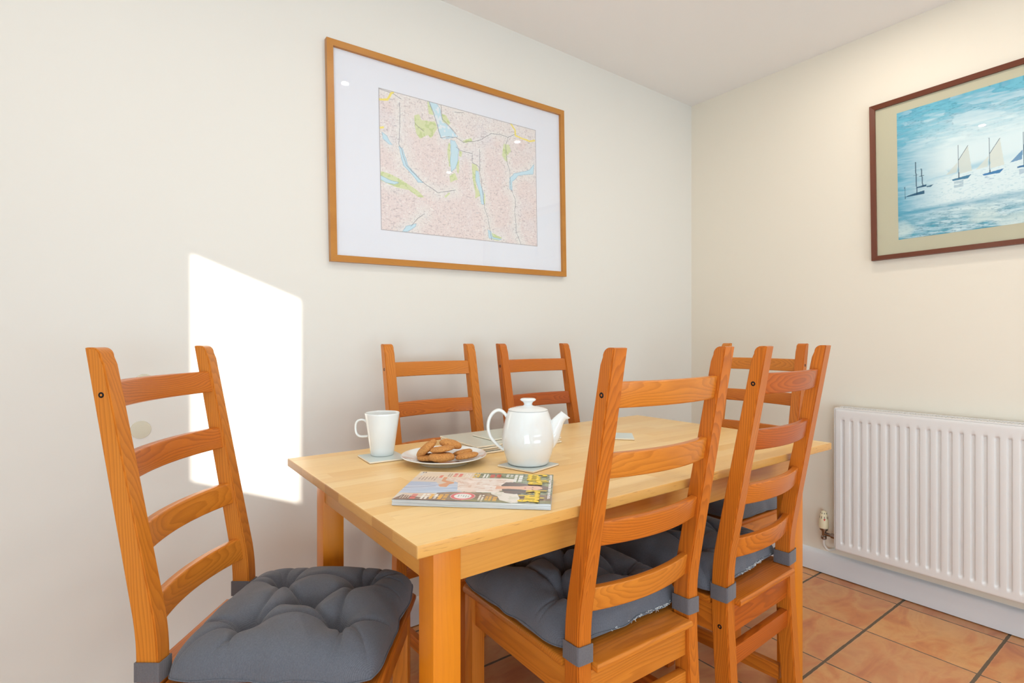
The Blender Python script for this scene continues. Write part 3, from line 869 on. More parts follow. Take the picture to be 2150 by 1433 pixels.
def chair(x, y, yaw, label, seed, mats):
    rr = random.Random(seed)
    mk = lambda: rr.choice(mats)
    t = empty('dining_chair', (x, y, 0), yaw)
    tag(t, label, 'chair', 'ladder-back pine chairs around the table')
    zz = [0, .06, .12, .18, .24, .31, .38, .45, .5, .52, .54, .56, .6, .7, .8, .9, 1.0]
    prof = [(post_back(z), z) for z in zz] + [(post_back(1.0295), 1.0295), (post_back(1.0295) + .004, 1.0305)]
    yf = post_front(1.03)
    for a in range(0, 91, 15):     # rounded front shoulder
        r = 0.0165
        prof.append((yf - r + r * math.sin(R(a)), 1.0305 - r + r * math.cos(R(a))))
    prof += [(post_front(z), z) for z in zz[::-1]]
    for s in (-1, 1):
        x0, x1 = (-CW / 2, -CW / 2 + PW) if s < 0 else (CW / 2 - PW, CW / 2)
        bm = bmesh.new()
        prism(bm, prof, 0, x0, x1)
        es = [e for e in bm.edges if abs(e.verts[0].co.x - e.verts[1].co.x) < 1e-5]
        bmesh.ops.recalc_face_normals(bm, faces=bm.faces[:])
        bmesh.ops.bevel(bm, geom=es, offset=0.0024, segments=2, affect='EDGES')
        po = finish('back_post', bm, mk(), t, smooth=30, grain=((x0, -.04, 0), (0, -.06, 1), (1, 0, 0), (0, 1, .06)), seed=seed * 17 + s)
        for zs_, r_ in ((0.948, .0045), (0.385, .0045)):
            bm = bmesh.new()
            xo = s * CW / 2
            lathe(bm, [(0, -.0004), (r_ * .45, -.0006), (r_ * .5, .0004), (r_, .0006), (r_ * 1.15, .0), (r_ * 1.15, -.002), (0, -.002)], 20)
            sc = finish('screw', bm, SCREW, po)
            sc.rotation_euler = (0, R(90) * s, 0)
            sc.location = (xo, (post_front(zs_) + post_back(zs_)) / 2, zs_)
    # curved ladder slats
    xi = CW / 2 - PW + 0.0005
    for k, zt in enumerate(SLATZ):
        bm = bmesh.new()
        N = 22; th = 0.0175
        sec = []
        for i in range(N + 1):
            u = -1 + 2 * i / N
            sag = -0.021 * (1 - u * u)
            ring = []
            for zf, zb in ((zt - SLATH, 0), (zt, 1)):
                pass
            for (zq, side) in ((zt - SLATH, 'f'), (zt, 'f'), (zt, 'b'), (zt - SLATH, 'b')):
                mid = (post_front(zq) + post_back(zq)) / 2 + .001
                yq = mid + sag + (th / 2 if side == 'f' else -th / 2)
                ring.append(bm.verts.new((u * xi, yq, zq)))
            sec.append(ring)
        for A, B_ in zip(sec, sec[1:]):
            for j in range(4):
                bm.faces.new([A[j], A[(j + 1) % 4], B_[(j + 1) % 4], B_[j]])
        bm.faces.new(sec[0][::-1]); bm.faces.new(sec[-1])
        bmesh.ops.recalc_face_normals(bm, faces=bm.faces[:])
        es = [e for e in bm.edges if e.calc_face_angle(0) > R(50) and abs(e.verts[0].co.x - e.verts[1].co.x) > 1e-4]
        bmesh.ops.bevel(bm, geom=es, offset=0.0042, segments=3, affect='EDGES', profile=.55)
        finish('slat', bm, mk(), t, smooth=35, grain=((0, -.1, zt), (1, 0, 0), (0, .15, 1), (0, 1, -.15)), seed=seed * 29 + k)
    # seat board, notched around the posts, with rounded nosing
    bm = bmesh.new()
    xs_, xn = CW / 2 + .004, CW / 2 - PW - .0006
    pts = [(-xn, -.052), (xn, -.052), (xn, .0045), (xs_, .0045), (xs_, .373), (xs_ - .012, .385), (-xs_ + .012, .385), (-xs_, .373), (-xs_, .0045), (-xn, .0045)]
    prism(bm, pts, 2, SEAT - .017, SEAT)
    bmesh.ops.recalc_face_normals(bm, faces=bm.faces[:])
    es = [e for e in bm.edges if abs(e.verts[0].co.z - e.verts[1].co.z) < 1e-6 and e.calc_face_angle(0) > R(60)]
    bmesh.ops.bevel(bm, geom=es, offset=0.007, segments=4, affect='EDGES', profile=.5)
    finish('seat', bm, mk(), t, smooth=45, grain=((0, 0, SEAT), (1, 0, 0), (0, 1, 0), (0, 0, 1)), seed=seed * 5 + 1)
    # rails under the seat
    z1, z0 = SEAT - .0172, SEAT - .083
    for s in (-1, 1):
        xr = s * (CW / 2 - .018)
        box_obj('side_rail', (xr - .010, xr + .010, .0008, .3345, z0, z1), mk(), t, .0015, grain=((0, 0, z0), (0, 1, 0), (1, 0, 0), (0, 0, 1)), seed=seed + 60 + s)
        box_obj('stretcher', (xr - .009, xr + .009, -.006, .3348, .125, .165), mk(), t, .002, grain=((0, 0, .12), (0, 1, 0), (1, 0, 0), (0, 0, 1)), seed=seed + 70 + s)
        bm = bmesh.new()
        x0, x1 = sorted((s * CW / 2, s * (CW / 2 - PW)))
        add_box(bm, x0, x1, .335, .370, 0, SEAT - .0173, .0022)
        finish('front_leg', bm, mk(), t, grain=((x0, .34, 0), (0, 0, 1), (1, 0, 0), (0, 1, 0)), seed=seed + 80 + s)
    xr = CW / 2 - PW - .0004
    box_obj('rear_rail', (-xr, xr, -.032, -.010, z0, z1), mk(), t, .0015, grain=((0, 0, z0), (1, 0, 0), (0, 1, 0), (0, 0, 1)), seed=seed + 90)
    box_obj('front_rail', (-xr, xr, .350, .370, z0, z1), mk(), t, .0015, grain=((0, 0, z0), (1, 0, 0), (0, 1, 0), (0, 0, 1)), seed=seed + 91)
    box_obj('rear_stretcher', (-xr, xr, -.034, -.016, .285, .328), mk(), t, .002, grain=((0, 0, .2), (1, 0, 0), (0, 1, 0), (0, 0, 1)), seed=seed + 92)
    return t

# ------------------------------------------------------------------ tufted seat cushions
def cushion(x, y, yaw, label, seed, dx=0.0, dy=0.0, rot=0.0, frayed=False):
    rg = random.Random(seed)
    hw, hd = 0.1850, 0.187
    ox = x + math.cos(yaw) * dx - math.sin(yaw) * (0.1945 + dy)
    oy = y + math.sin(yaw) * dx + math.cos(yaw) * (0.1945 + dy)
    t = empty('seat_cushion', (ox, oy, SEAT + 0.0008), yaw + rot)
    tag(t, label, 'cushion', 'tufted grey cushions tied to the chairs')
    N = 190
    q = 0.085
    tufts = [(-q, -q * 1.05), (q, -q), (-q, q), (q, q * 1.05), (0.0, 0.002)]
    tufts = [(a + rg.uniform(-.005, .005), b + rg.uniform(-.005, .005)) for a, b in tufts]
    segs = []
    for (a, b) in tufts[:4]:
        sx, sy = (1 if a > 0 else -1), (1 if b > 0 else -1)
        for k in range(2):
            segs.append(((a, b), (sx * hw * .97, b + rg.uniform(-.03, .04)), .0042, .0045))
            segs.append(((a, b), (a + rg.uniform(-.03, .04), sy * hd * .97), .0042, .0045))
        segs.append(((a, b), (sx * hw * .9, sy * hd * .9), .0035, .006))
        segs.append(((a, b), tufts[4], .0075, .009))
    segs += [(tufts[0], tufts[1], .0045, .008), (tufts[1], tufts[3], .0045, .008), (tufts[3], tufts[2], .0045, .008), (tufts[2], tufts[0], .0045, .008)]
    us = np.linspace(-1, 1, N)
    U, V = np.meshgrid(us, us)
    # concentrate samples near the rim
    U, V = np.sin(U * math.pi / 2 * .985) / math.sin(math.pi / 2 * .985), np.sin(V * math.pi / 2 * .985) / math.sin(math.pi / 2 * .985)
    # squircle-ish outline with rounded corners
    cr = np.maximum(np.abs(U), np.abs(V)); mn = np.minimum(np.abs(U), np.abs(V))
    f = 1 - 0.055 * (cr ** 2) * (mn ** 6)
    wob = np.array([[0.0]])
    ang = np.arctan2(V, U)
    ph = [rg.uniform(0, 6.28) for _ in range(4)]
    wob = 0.008 * np.sin(3 * ang + ph[0]) + 0.006 * np.sin(7 * ang + ph[1]) + 0.006 * np.sin(13 * ang + ph[2]) + .004 * np.sin(21 * ang + ph[3])
    f = f * (1 + wob * cr ** 4)
    PX, PY = U * hw * f, V * hd * f
    e = (1 - np.abs(U) ** 4.2) * (1 - np.abs(V) ** 4.2)
    prof = np.clip(e, 0, 1) ** 0.42
    amp = 0.072
    hgt = 0.013 + amp * prof
    tf = np.zeros_like(hgt)
    for (a, b) in tufts:
        r = np.hypot(PX - a, PY - b)
        tf = np.maximum(tf, 0.060 * np.exp(-r / .023))
    hgt -= tf
    for (a, b), (c, d), dep, wd in segs:
        L = math.hypot(c - a, d - b)
        tt = ((PX - a) * (c - a) + (PY - b) * (d - b)) / (L * L)
        tc_ = np.clip(tt, 0, 1)
        bend = .010 * np.sin(tc_ * math.pi) * rg.choice((-1, 1))
        nx_, ny_ = -(d - b) / L, (c - a) / L
        dist = np.hypot(PX - a - (c - a) * tc_ - nx_ * bend, PY - b - (d - b) * tc_ - ny_ * bend)
        fade = (1 - .55 * tc_) if (c, d) not in tufts else 1.0
        hgt -= 2.5 * dep * np.exp(-(dist / (wd * .72)) ** 1.1) * fade * prof
    nz_ = np.zeros_like(hgt)
    for i in range(0, N):
        for j in range(0, N):
            nz_[i, j] = noise.noise(Vector((PX[i, j] * 26 + seed, PY[i, j] * 26, seed * 1.7)))
    hgt += nz_ * .0022 * prof
    hgt = np.maximum(hgt, 0.004)
    bot = 0.010 * (1 - prof ** 1.5)
    rim = (np.abs(us) > .9999)
    bm = bmesh.new()
    top = [[None] * N for _ in range(N)]; low = [[None] * N for _ in range(N)]
    for i in range(N):
        for j in range(N):
            edge = i in (0, N - 1) or j in (0, N - 1)
            zt = hgt[i, j] if not edge else 0.013 + .003 * math.sin(ang[i, j] * 9 + seed)
            top[i][j] = bm.verts.new((PX[i, j], PY[i, j], zt))
            low[i][j] = top[i][j] if edge else None
    step_low = 1
    for i in range(1, N - 1):
        for j in range(1, N - 1):
            low[i][j] = bm.verts.new((PX[i, j], PY[i, j], min(bot[i, j], hgt[i, j] - .002)))
    for i in range(N - 1):
        for j in range(N - 1):
            bm.faces.new([top[i][j], top[i][j + 1], top[i + 1][j + 1], top[i + 1][j]])
            qd = [low[i][j], low[i + 1][j], low[i + 1][j + 1], low[i][j + 1]]
            try: bm.faces.new(qd)
            except ValueError: pass
    finish('cushion_cover', bm, FABRIC, t, smooth=180)
    # seam piping around the rim
    path = []
    b_ = [(0, j) for j in range(0, N, 3)] + [(i, N - 1) for i in range(0, N, 3)] + [(N - 1, j) for j in range(N - 1, 0, -3)] + [(i, 0) for i in range(N - 1, 0, -3)]
    for i, j in b_: path.append((PX[i, j] * 1.002, PY[i, j] * 1.002, 0.013 + .003 * math.sin(ang[i, j] * 9 + seed)))
    path.append(path[0])
    bm = bmesh.new(); tube(bm, path, .0016, 8, up=(0, 0, 1), caps=False)
    bmesh.ops.remove_doubles(bm, verts=bm.verts[:], dist=1e-5)
    finish('seam_piping', bm, FABRIC, t, smooth=180)
    # straps round both posts (in the chair's frame, converted into the cushion's frame)
    MC = Matrix.Translation((x, y, 0)) @ Matrix.Rotation(yaw, 4, 'Z')
    MT = (Matrix.Translation((ox, oy, SEAT + 0.0008)) @ Matrix.Rotation(yaw + rot, 4, 'Z')).inverted() @ MC
    for s in (-1, 1):
        bm = bmesh.new()
        xo, xi_ = s * CW / 2, s * (CW / 2 - PW)
        g, th = 0.0012, 0.0022
        lo, hi = (min(xo, xi_) - g, max(xo, xi_) + g)
        z0 = SEAT + .0012 + .001 * (s > 0)
        hgt_ = .034
        loop = []
        corners = [(lo, post_back(.47) - g), (hi, post_back(.47) - g), (hi, post_front(.47) + g), (lo, post_front(.47) + g)]
        pts = []
        rc = .0035
        for c_i in range(4):
            px, py = corners[c_i]
            sx_, sy_ = (1, -1, -1, 1)[3 - c_i] if False else (1 if c_i in (1, 2) else -1), (1 if c_i in (2, 3) else -1)
            ccx, ccy = px - sx_ * rc, py - sy_ * rc
            a0_ = {0: 180, 1: 270, 2: 0, 3: 90}[c_i]
            for k in range(5):
                aa = R(a0_ + 90 * k / 4)
                pts.append((ccx + rc * math.cos(aa), ccy + rc * math.sin(aa)))
            nxt = corners[(c_i + 1) % 4]
            pts.append(((px + nxt[0]) / 2, (py + nxt[1]) / 2))
        cx_, cy_ = (lo + hi) / 2, (corners[0][1] + corners[2][1]) / 2
        n_ = len(pts)
        R4 = []
        for k, (px, py) in enumerate(pts):
            o_x, o_y = px - cx_, py - cy_
            l = math.hypot(o_x, o_y)
            ex, ey = px + o_x / l * th, py + o_y / l * th
            zz_ = z0 + .003 * math.sin(2 * math.pi * k / n_ + seed) + .0015
            R4.append([bm.verts.new(MT @ Vector(v)) for v in ((px, py, zz_), (ex, ey, zz_), (ex, ey, zz_ + hgt_), (px, py, zz_ + hgt_))])
        for k in range(n_):
            A, B_ = R4[k], R4[(k + 1) % n_]
            for j in range(4): bm.faces.new([A[j], A[(j + 1) % 4], B_[(j + 1) % 4], B_[j]])
        finish('tie_strap', bm, STRAP, t, smooth=60)
    if frayed:
        bm = bmesh.new()
        for k in range(70):
            j = int(rg.gauss(N * frayed, N * .10)); j = max(4, min(N - 5, j))
            px, py = PX[0, j], PY[0, j]
            p0 = Vector((px, py + .001, .012 + rg.uniform(-.001, .003)))
            p1 = p0 + Vector((rg.uniform(-.006, .006), -rg.uniform(.0015, .004), rg.uniform(-.002, .004)))
            p2 = p1 + Vector((rg.uniform(-.005, .005), rg.uniform(-.003, .001), rg.uniform(-.003, .003)))
            tube(bm, [p0, p1, p2], .00045, 5)
        fz = finish('frayed_threads', bm, THREAD, t, smooth=0)
        fz['label'] = 'white frayed stitching'
        fz['kind'] = 'stuff'
    return t

CH = [
 (0.1660, 1.2564, -126.98, 'ladder-back pine chair alone at the near table end, beside the sunlit wall patch', 3, [PINE_L, PINE]),
 (0.8810, 1.5536, 180.82, 'ladder-back pine chair on the wall side of the table behind the white mug', 11, [PINE, PINE_L]),
 (1.3154, 1.5191, 181.07, 'ladder-back pine chair on the wall side of the table behind the teapot', 19, [PINE, PINE_D]),
 (2.0051, 1.1560, 89.6, 'ladder-back pine chair at the far table end in front of the right wall', 23, [PINE_L, PINE]),
 (0.8553, 0.7505, -1.29, 'ladder-back pine chair pushed in on the near long side, closest beside the magazine', 37, [PINE, PINE_L]),
 (1.2945, 0.7411, 2.98, 'reddish ladder-back pine chair on the near long side next to the radiator', 41, [PINE_D, PINE]),
]
for c in CH: chair(c[0], c[1], R(c[2]), c[3], c[4], c[5])
CU = [
 (0, 'slate grey tufted cushion on the near end chair, fully in view', 0.0, 0.0, 0.0, False),
 (2, 'slate grey tufted cushion on the wall-side chair behind the teapot, mostly under the table', 0.0, 0.0, 0.02, False),
 (3, 'slate grey tufted cushion on the far end chair, glimpsed between chair slats', -0.002, 0.0, 0.0, False),
 (4, 'slate grey tufted cushion on the near long-side chair beside the magazine', 0.004, 0.0, 0.01, .62),
 (5, 'slate grey tufted cushion with white frayed seam on the chair next to the radiator', 0.0, 0.0, 0.03, .55),
]
for i, lab, dx, dy, rt, fr in CU:
    c = CH[i]
    cushion(c[0], c[1], R(c[2]), lab, c[4] + 2, dx, dy, rt, fr)

# ------------------------------------------------------------------ things on the table
ZT = TZ + 0.0004
def board(name, w, d, h, loc, rz, top_mat, label, cat, group):
    """laminated board: pale core, coloured top sheet, dark backing"""
    t = empty(name, loc, rz)
    tag(t, label, cat, group)
    box_obj('board_core', (-w / 2, w / 2, -d / 2, d / 2, .0006, h - .0005), CORK, t, .0004)
    box_obj('laminate_top', (-w / 2 + .0006, w / 2 - .0006, -d / 2 + .0006, d / 2 - .0006, h - .0005, h), top_mat, t)
    box_obj('board_backing', (-w / 2, w / 2, -d / 2, d / 2, 0.0, .0006), CORKLINE, t)
    return t
CG = 'pale grey coasters on the table'
board('coaster', .100, .100, .0042, (0.556, 1.312, ZT), R(-4), BLUESAGE, 'pale blue-grey square coaster under the white mug', 'coaster', CG)
board('coaster', .105, .105, .0042, (0.803, 1.0205, ZT), R(14.4), BLUESAGE, 'pale blue-grey square coaster under the teapot', 'coaster', CG)
board('coaster', .102, .102, .0042, (1.268, 1.164, ZT), R(45), BLUESAGE, 'pale grey coaster lying alone beyond the nearest long-side chair back', 'coaster', CG)
mh = .0052
pos = ['bottom board of the placemat stack', 'second board up in the placemat stack', 'third board up in the placemat stack', 'topmost board of the placemat stack, carrying a coaster']
for k in range(4):
    board('placemat', .293, .200, mh, (0.9165 + (.002, -.0015, .001, -.0005)[k], 1.296 + (-.002, .001, -.001, .0008)[k], ZT + k * (mh + .0005)), R((.6, -.4, .3, .2)[k]), SAGE,
          'sage grey rectangular placemat, ' + pos[k] + ' behind the teapot', 'placemat', 'stacked placemats behind the teapot')
board('coaster', .100, .100, .0042, (0.8955, 1.2885, ZT + 4 * (mh + .0005)), R(1), SAGE, 'sage grey coaster lying on top of the placemat stack', 'coaster', CG)

# --- mug
ZC = ZT + .0046
mug = empty('mug', (0.5635, 1.333, ZC), YAW * -1)
tag(mug, 'tall white tapered mug with loop handle standing on a coaster', 'mug')
bm = bmesh.new()
hm = .1085
lathe(bm, [(0, .001), (.026, .001), (.028, 0), (.0298, .0015), (.0315, .015), (.0335, .03), (.039, .07), (.0440, .105), (.0446, hm), (.0438, hm + .0009), (.0428, hm), (.0420, .104), (.037, .07), (.0315, .03), (.029, .012), (.024, .006), (0, .005)], 72)
finish('mug_body', bm, CERAMIC, mug, smooth=60)
bm = bmesh.new()
hp = [(-.0405, .0845), (-.047, .0895), (-.0545, .0905), (-.0635, .0875), (-.0685, .079), (-.0692, .067), (-.0668, .0555), (-.0605, .0485), (-.0500, .0468), (-.0368, .0478)]
tube(bm, [(p[0], 0, p[1]) for p in spline(hp, 6)], .0029, 16, flat=1.9, up=(0, 1, 0))
finish('handle', bm, CERAMIC, mug, smooth=60)

# --- teapot
tp = empty('teapot', (0.8098, 1.0304, ZC), -YAW)
tag(tp, 'round white ceramic teapot with lid, spout to the right and loop handle', 'teapot')
bm = bmesh.new()
bp = spline([(.044, .0005), (.0492, .002), (.0535, .012), (.0595, .031), (.0632, .052), (.0628, .070), (.0595, .090), (.0545, .110), (.0500, .1235), (.0487, .1270)], 5)
lathe(bm, [(0, .002), (.040, .002), (.042, .0)] + [tuple(p) for p in bp] + [(.0478, .1283), (.0462, .1278), (.0455, .1255), (.047, .115), (.055, .09), (.059, .06), (.052, .02), (.04, .006), (0, .005)], 96)
finish('pot_body', bm, CERAMIC, tp, smooth=60)
bm = bmesh.new()
lathe(bm, [(0, .1225), (.0450, .1235), (.0455, .1287), (.0482, .1290), (.0483, .1303), (.043, .1330), (.034, .1355), (.022, .1375), (.0130, .1388), (.0102, .1412), (.0100, .1445), (.0125, .1485), (.0172, .1510), (.0192, .1530), (.0190, .1550), (.0165, .1568), (.008, .1577), (0, .1578)], 80)
finish('lid', bm, CERAMIC, tp, smooth=50)
bm = bmesh.new()
hp = [(-.0500, .1095, ), (-.0560, .1190), (-.0650, .1265), (-.0755, .1275), (-.0870, .1195), (-.0950, .1040), (-.0972, .0850), (-.0920, .0650), (-.0800, .0490), (-.0690, .0390), (-.0590, .0320)]
tube(bm, [(p[0], 0, p[1]) for p in spline(hp, 6)], .0041, 16, flat=1.55, up=(0, 1, 0))
finish('handle', bm, CERAMIC, tp, smooth=60)
bm = bmesh.new()
sp_ = spline([(.034, .052, .0330), (.0520, .0690, .0270), (.0640, .0860, .0195), (.0735, .1010, .0142), (.0830, .1125, .0112), (.0910, .1180, .0098)], 6)
n_ = len(sp_)
rg_ = tube(bm, [(p[0], 0, p[1]) for p in sp_], [p[2] for p in sp_], 28, up=(0, 1, 0), caps=False, flat=.72)
# cut lip: shear the last rings so that the mouth faces up
for a_, ring in enumerate(rg_[-5:]):
    w = (a_ + 1) / 5
    for v in ring:
        off = (sp_[-1][1] - v.co.z)
        v.co.x += off * .75 * w
        v.co.z += off * -.12 * w
last = rg_[-1]
cen = sum((v.co for v in last), Vector()) / len(last)
inner = [bm.verts.new(cen + (v.co - cen) * .72) for v in last]
deep = [bm.verts.new(cen + (v.co - cen) * .66 + Vector((-.014, 0, -.012))) for v in last]
for k in range(len(last)):
    k2 = (k + 1) % len(last)
    bm.faces.new([last[k], last[k2], inner[k2], inner[k]])
    bm.faces.new([inner[k], inner[k2], deep[k2], deep[k]])
f_ = bm.faces.new(deep); f_.material_index = 1
finish('spout', bm, [CERAMIC, DARK], tp, smooth=60)

# --- plate with biscuits
PC = (0.6604, 1.178)
pl = empty('plate', (PC[0], PC[1], ZT), 0)
tag(pl, 'round white ceramic side plate holding a heap of biscuits', 'plate')
bm = bmesh.new()
lathe(bm, [(0, .0025), (.058, .0025), (.060, 0), (.062, 0), (.064, .0025), (.074, .008), (.090, .0135), (.1040, .0178), (.1056, .0192), (.1046, .0206), (.100, .0198), (.088, .0160), (.074, .0108), (.064, .0062), (.054, .0048), (0, .0045)], 96)
finish('plate_body', bm, CERAMIC, pl, smooth=50)

def mat_biscuit():
    t = NT('oat_biscuit')
    o = t.n('ShaderNodeTexCoord').outputs['Object']
    n1 = t.noise(o, 45, 4, 0.6); n2 = t.noise(o, 320, 4, 0.7)
    c = t.mix(n1, srgb(224, 162, 92), srgb(206, 138, 70))
    c = t.mix(t.ramp(n2, [(0.5, (0, 0, 0, 1)), (0.68, (1, 1, 1, 1))]), c, srgb(164, 96, 42))
    c = t.mix(t.ramp(t.noise(o, 150, 2), [(0.66, (0, 0, 0, 1)), (0.74, (0.5, 0.5, 0.5, 1))]), c, srgb(232, 186, 120))
    t.p(Base_Color=c, Roughness=0.85)
    t.bump(t.math('ADD', n2, n1), 0.8, 0.0015)
    return t.m
BISC = mat_biscuit()
def biscuit(loc, rot, r, h, label, seed):
    bm = bmesh.new()
    bmesh.ops.create_icosphere(bm, subdivisions=5, radius=1.0)
    for v in bm.verts:
        x, y, z = v.co
        rho = math.hypot(x, y)
        a = math.atan2(y, x)
        k = (1 - abs(z) ** 2.6) ** (1 / 2.6) / max(rho, 1e-6) if rho > 1e-4 else 1
        x, y = x * k ** .9, y * k ** .9
        wob = 1 + .035 * math.sin(3 * a + seed) + .02 * math.sin(7 * a + seed * 2)
        d = noise.noise(Vector((x * 3 + seed, y * 3, z * 2))) * .10 + noise.noise(Vector((x * 9 + seed, y * 9, z * 5))) * .05
        zz_ = z * (h * .62) * (1.0 if z > 0 else .8)
        v.co = (x * r * wob, y * r * wob, zz_ + d * h * .45)
    o = finish('biscuit', bm, BISC, smooth=180)
    o.location = loc; o.rotation_euler = rot
    tag(o, label, 'biscuit', 'biscuits heaped on the plate')
RV = Vector((math.cos(YAW), -math.sin(YAW), 0)); FV = Vector((math.sin(YAW), math.cos(YAW), 0))
def bpos(r_, f_, z): return Vector((PC[0], PC[1], 0)) + RV * r_ + FV * f_ + Vector((0, 0, ZT + z))
def brot(tilt_right, tilt_fwd, spin=0.0):
    B0 = Matrix((RV, FV, (0, 0, 1))).transposed()
    return (B0 @ (Matrix.Rotation(R(tilt_right), 3, 'Y') @ Matrix.Rotation(R(tilt_fwd), 3, 'X') @ Matrix.Rotation(R(spin), 3, 'Z'))).to_euler()
biscuit(bpos(-.0035, -.030, .0180), brot(0, -3), .0320, .0190, 'golden biscuit at the front of the plate, thick rim facing the camera', 1.0)
biscuit(bpos(-.038, -.006, .0125), brot(0, 0), .0280, .0130, 'golden biscuit lying flat, half hidden under the front biscuit', 2.2)
biscuit(bpos(.058, -.016, .0185), brot(-10, -4), .0285, .0120, 'golden biscuit at the right front edge of the plate', 3.1)
biscuit(bpos(.045, .018, .0200), brot(-12, -4), .0250, .0105, 'golden biscuit behind the right front one, leaning up', 4.4)
biscuit(bpos(-.0440, .004, .0320), brot(-41, 0), .0300, .0185, 'golden biscuit standing steeply at the left of the heap', 5.7)
biscuit(bpos(-.0040, -.016, .0345), brot(-7, -4), .0300, .0120, 'golden biscuit resting flat on top in the middle of the heap', 6.3)
biscuit(bpos(.0115, .034, .0375), brot(12, -2), .0285, .0175, 'golden biscuit at the back of the heap, tipped to the right', 7.9)

# --- magazine
def paint_cover():
    # u: left edge (far) -> right edge (near); v: bottom -> top of the cover
    nx, ny = 420, 560
    X, Y, C = grid_colors(nx, ny)
    asp = .72
    n1 = vnoise(X, Y, 9, 12, 61, 3); n2 = vnoise(X, Y, 34, 46, 62, 3)
    C[:] = srgb(222, 212, 200)[:3]
    C = blend(C, (Y > .42 + .1 * n1) , (112, 122, 88), 1)
    C = blend(C, (Y > .42) & (n2 > .55), (150, 158, 120), .8)
    C = blend(C, (Y > .42) & (n2 < .4), (78, 86, 62), .8)
    C = blend(C, (X < .24) & (Y < .42), (236, 222, 200), .9)
    C = blend(C, (X > .74) & (Y > .22 + .06 * n1), (128, 100, 78), .95)
    C = blend(C, (X > .74) & (Y > .3) & (n2 > .56), (164, 134, 96), .7)
    C = blend(C, (X > .92) & (Y > .45), (140, 148, 96), .6)
    C = blend(C, inpoly(X, Y, [(1.03,-.01),(.85,.04),(.93,.17),(.9,.30),(1.05,.36),(1.1,.2)]), (124, 96, 80), 1)
    C = blend(C, inpoly(X, Y, [(.76,.2),(.9,.3),(.9,.16),(.85,.05),(.8,.02),(.72,.05)]), (222, 200, 178), .9)
    jeans = [(0.40,-0.01),(0.41,0.186),(0.55,0.244),(0.351,0.33),(0.451,0.393),(0.647,0.374),(0.697,0.43),(0.78,0.255),(0.80,0.122),(0.80,-0.01)]
    C = blend(C, inpoly(X, Y, jeans), (176, 198, 226), 1)
    C = blend(C, inpoly(X, Y, jeans) & (vnoise(X, Y, 30, 4, 63, 2) > .56), (206, 220, 238), .8)
    C = blend(C, (segdist(X, Y, [(.62,-.01),(.6,.1),(.55,.2)], 1) < .008), (120, 144, 184), .8)
    blouse = [(0.246,0.234),(0.214,0.447),(0.207,0.634),(0.222,0.721),(0.36,0.726),(0.402,0.666),(0.451,0.657),(0.496,0.682),(0.558,0.631),(0.598,0.687),(0.70,0.645),(0.717,0.599),(0.73,0.45),(0.68,0.374),(0.413,0.34)]
    C = blend(C, inpoly(X, Y, blouse), (240, 226, 216), 1)
    C = blend(C, inpoly(X, Y, blouse) & (vnoise(X, Y, 26, 40, 64, 2) > .62), (222, 190, 170), .7)
    C = blend(C, inpoly(X, Y, blouse) & (vnoise(X, Y, 22, 8, 65, 2) > .6), (252, 244, 238), .8)
    sleeve = [(0.701,0.60),(0.685,0.691),(0.70,0.746),(0.719,0.774),(0.86,0.80),(0.97,0.795),(1.0,0.758),(0.932,0.678),(0.824,0.655),(0.767,0.61)]
    C = blend(C, inpoly(X, Y, sleeve), (238, 230, 220), 1)
    C = blend(C, inpoly(X, Y, sleeve) & (vnoise(X, Y, 24, 30, 66, 2) > .6), (216, 214, 196), .7)
    hair = [(0.463,0.65),(0.353,0.674),(0.348,0.726),(0.387,0.821),(0.405,0.888),(0.447,0.943),(0.478,0.979),(0.557,0.985),(0.627,0.942),(0.689,0.869),(0.742,0.756),(0.715,0.69),(0.64,0.67)]
    C = blend(C, inpoly(X, Y, hair), (78, 62, 60), 1)
    C = blend(C, inpoly(X, Y, hair) & (vnoise(X, Y, 50, 5, 67, 2) > .55), (116, 84, 74), .8)
    face = [(0.50,0.62),(0.487,0.70),(0.480,0.779),(0.452,0.844),(0.465,0.91),(0.50,.93),(0.545,0.935),(0.592,0.9),(0.612,0.843),(0.585,0.785),(0.575,0.708),(0.60,0.62)]
    C = blend(C, inpoly(X, Y, face), (236, 184, 156), 1)
    for ex in (.505, .565): C = blend(C, (np.hypot((X - ex) * asp, Y - .868) < .0065), (70, 52, 50), .9)
    C = blend(C, (np.hypot((X - .536) * asp * .6, Y - .818) < .0075), (200, 90, 92), .8)
    C = blend(C, (segdist(X, Y, [(.538,.86),(.542,.842)], asp) < .003), (208, 150, 126), .8)
    arm = [(0.214,0.21),(0.213,0.237),(0.334,0.24),(0.399,0.31),(0.439,0.316),(0.484,0.289),(0.581,0.285),(0.575,0.239),(0.508,0.215),(0.423,0.263),(0.366,0.215)]
    C = blend(C, inpoly(X, Y, arm), (224, 164, 126), 1)
    # feature ring
    rr_ = np.hypot((X - .86) * asp, Y - .435)
    C = blend(C, rr_ < .080, (238, 226, 224), 1)
    C = blend(C, (rr_ < .077) & (rr_ > .056), (222, 84, 92), .95)
    C = blend(C, rr_ < .052, (244, 240, 238), 1)
    def lines(u0, u1, v0, v1, n, col, cover=.6, seed=1, a=.95):
        """rows of tiny unreadable print running across the cover"""
        nonlocal C
        rg = np.random.default_rng(seed)
        for k in range(n):
            vc = v0 + (v1 - v0) * (k + .5) / n
            e = u0 + (u1 - u0) * rg.uniform(.75, 1)
            band = (np.abs(Y - vc) < (v1 - v0) / n * cover / 2) & (X > u0) & (X < e)
            tx = vnoise(X, Y, 90, 8, seed * 7 + k, 1) > .3
            C = blend(C, band & tx, col, a)
    lines(.06, .20, .225, .26, 2, (150, 120, 100), .5, 1)
    lines(.05, .22, .265, .34, 2, (232, 120, 116), .7, 2)
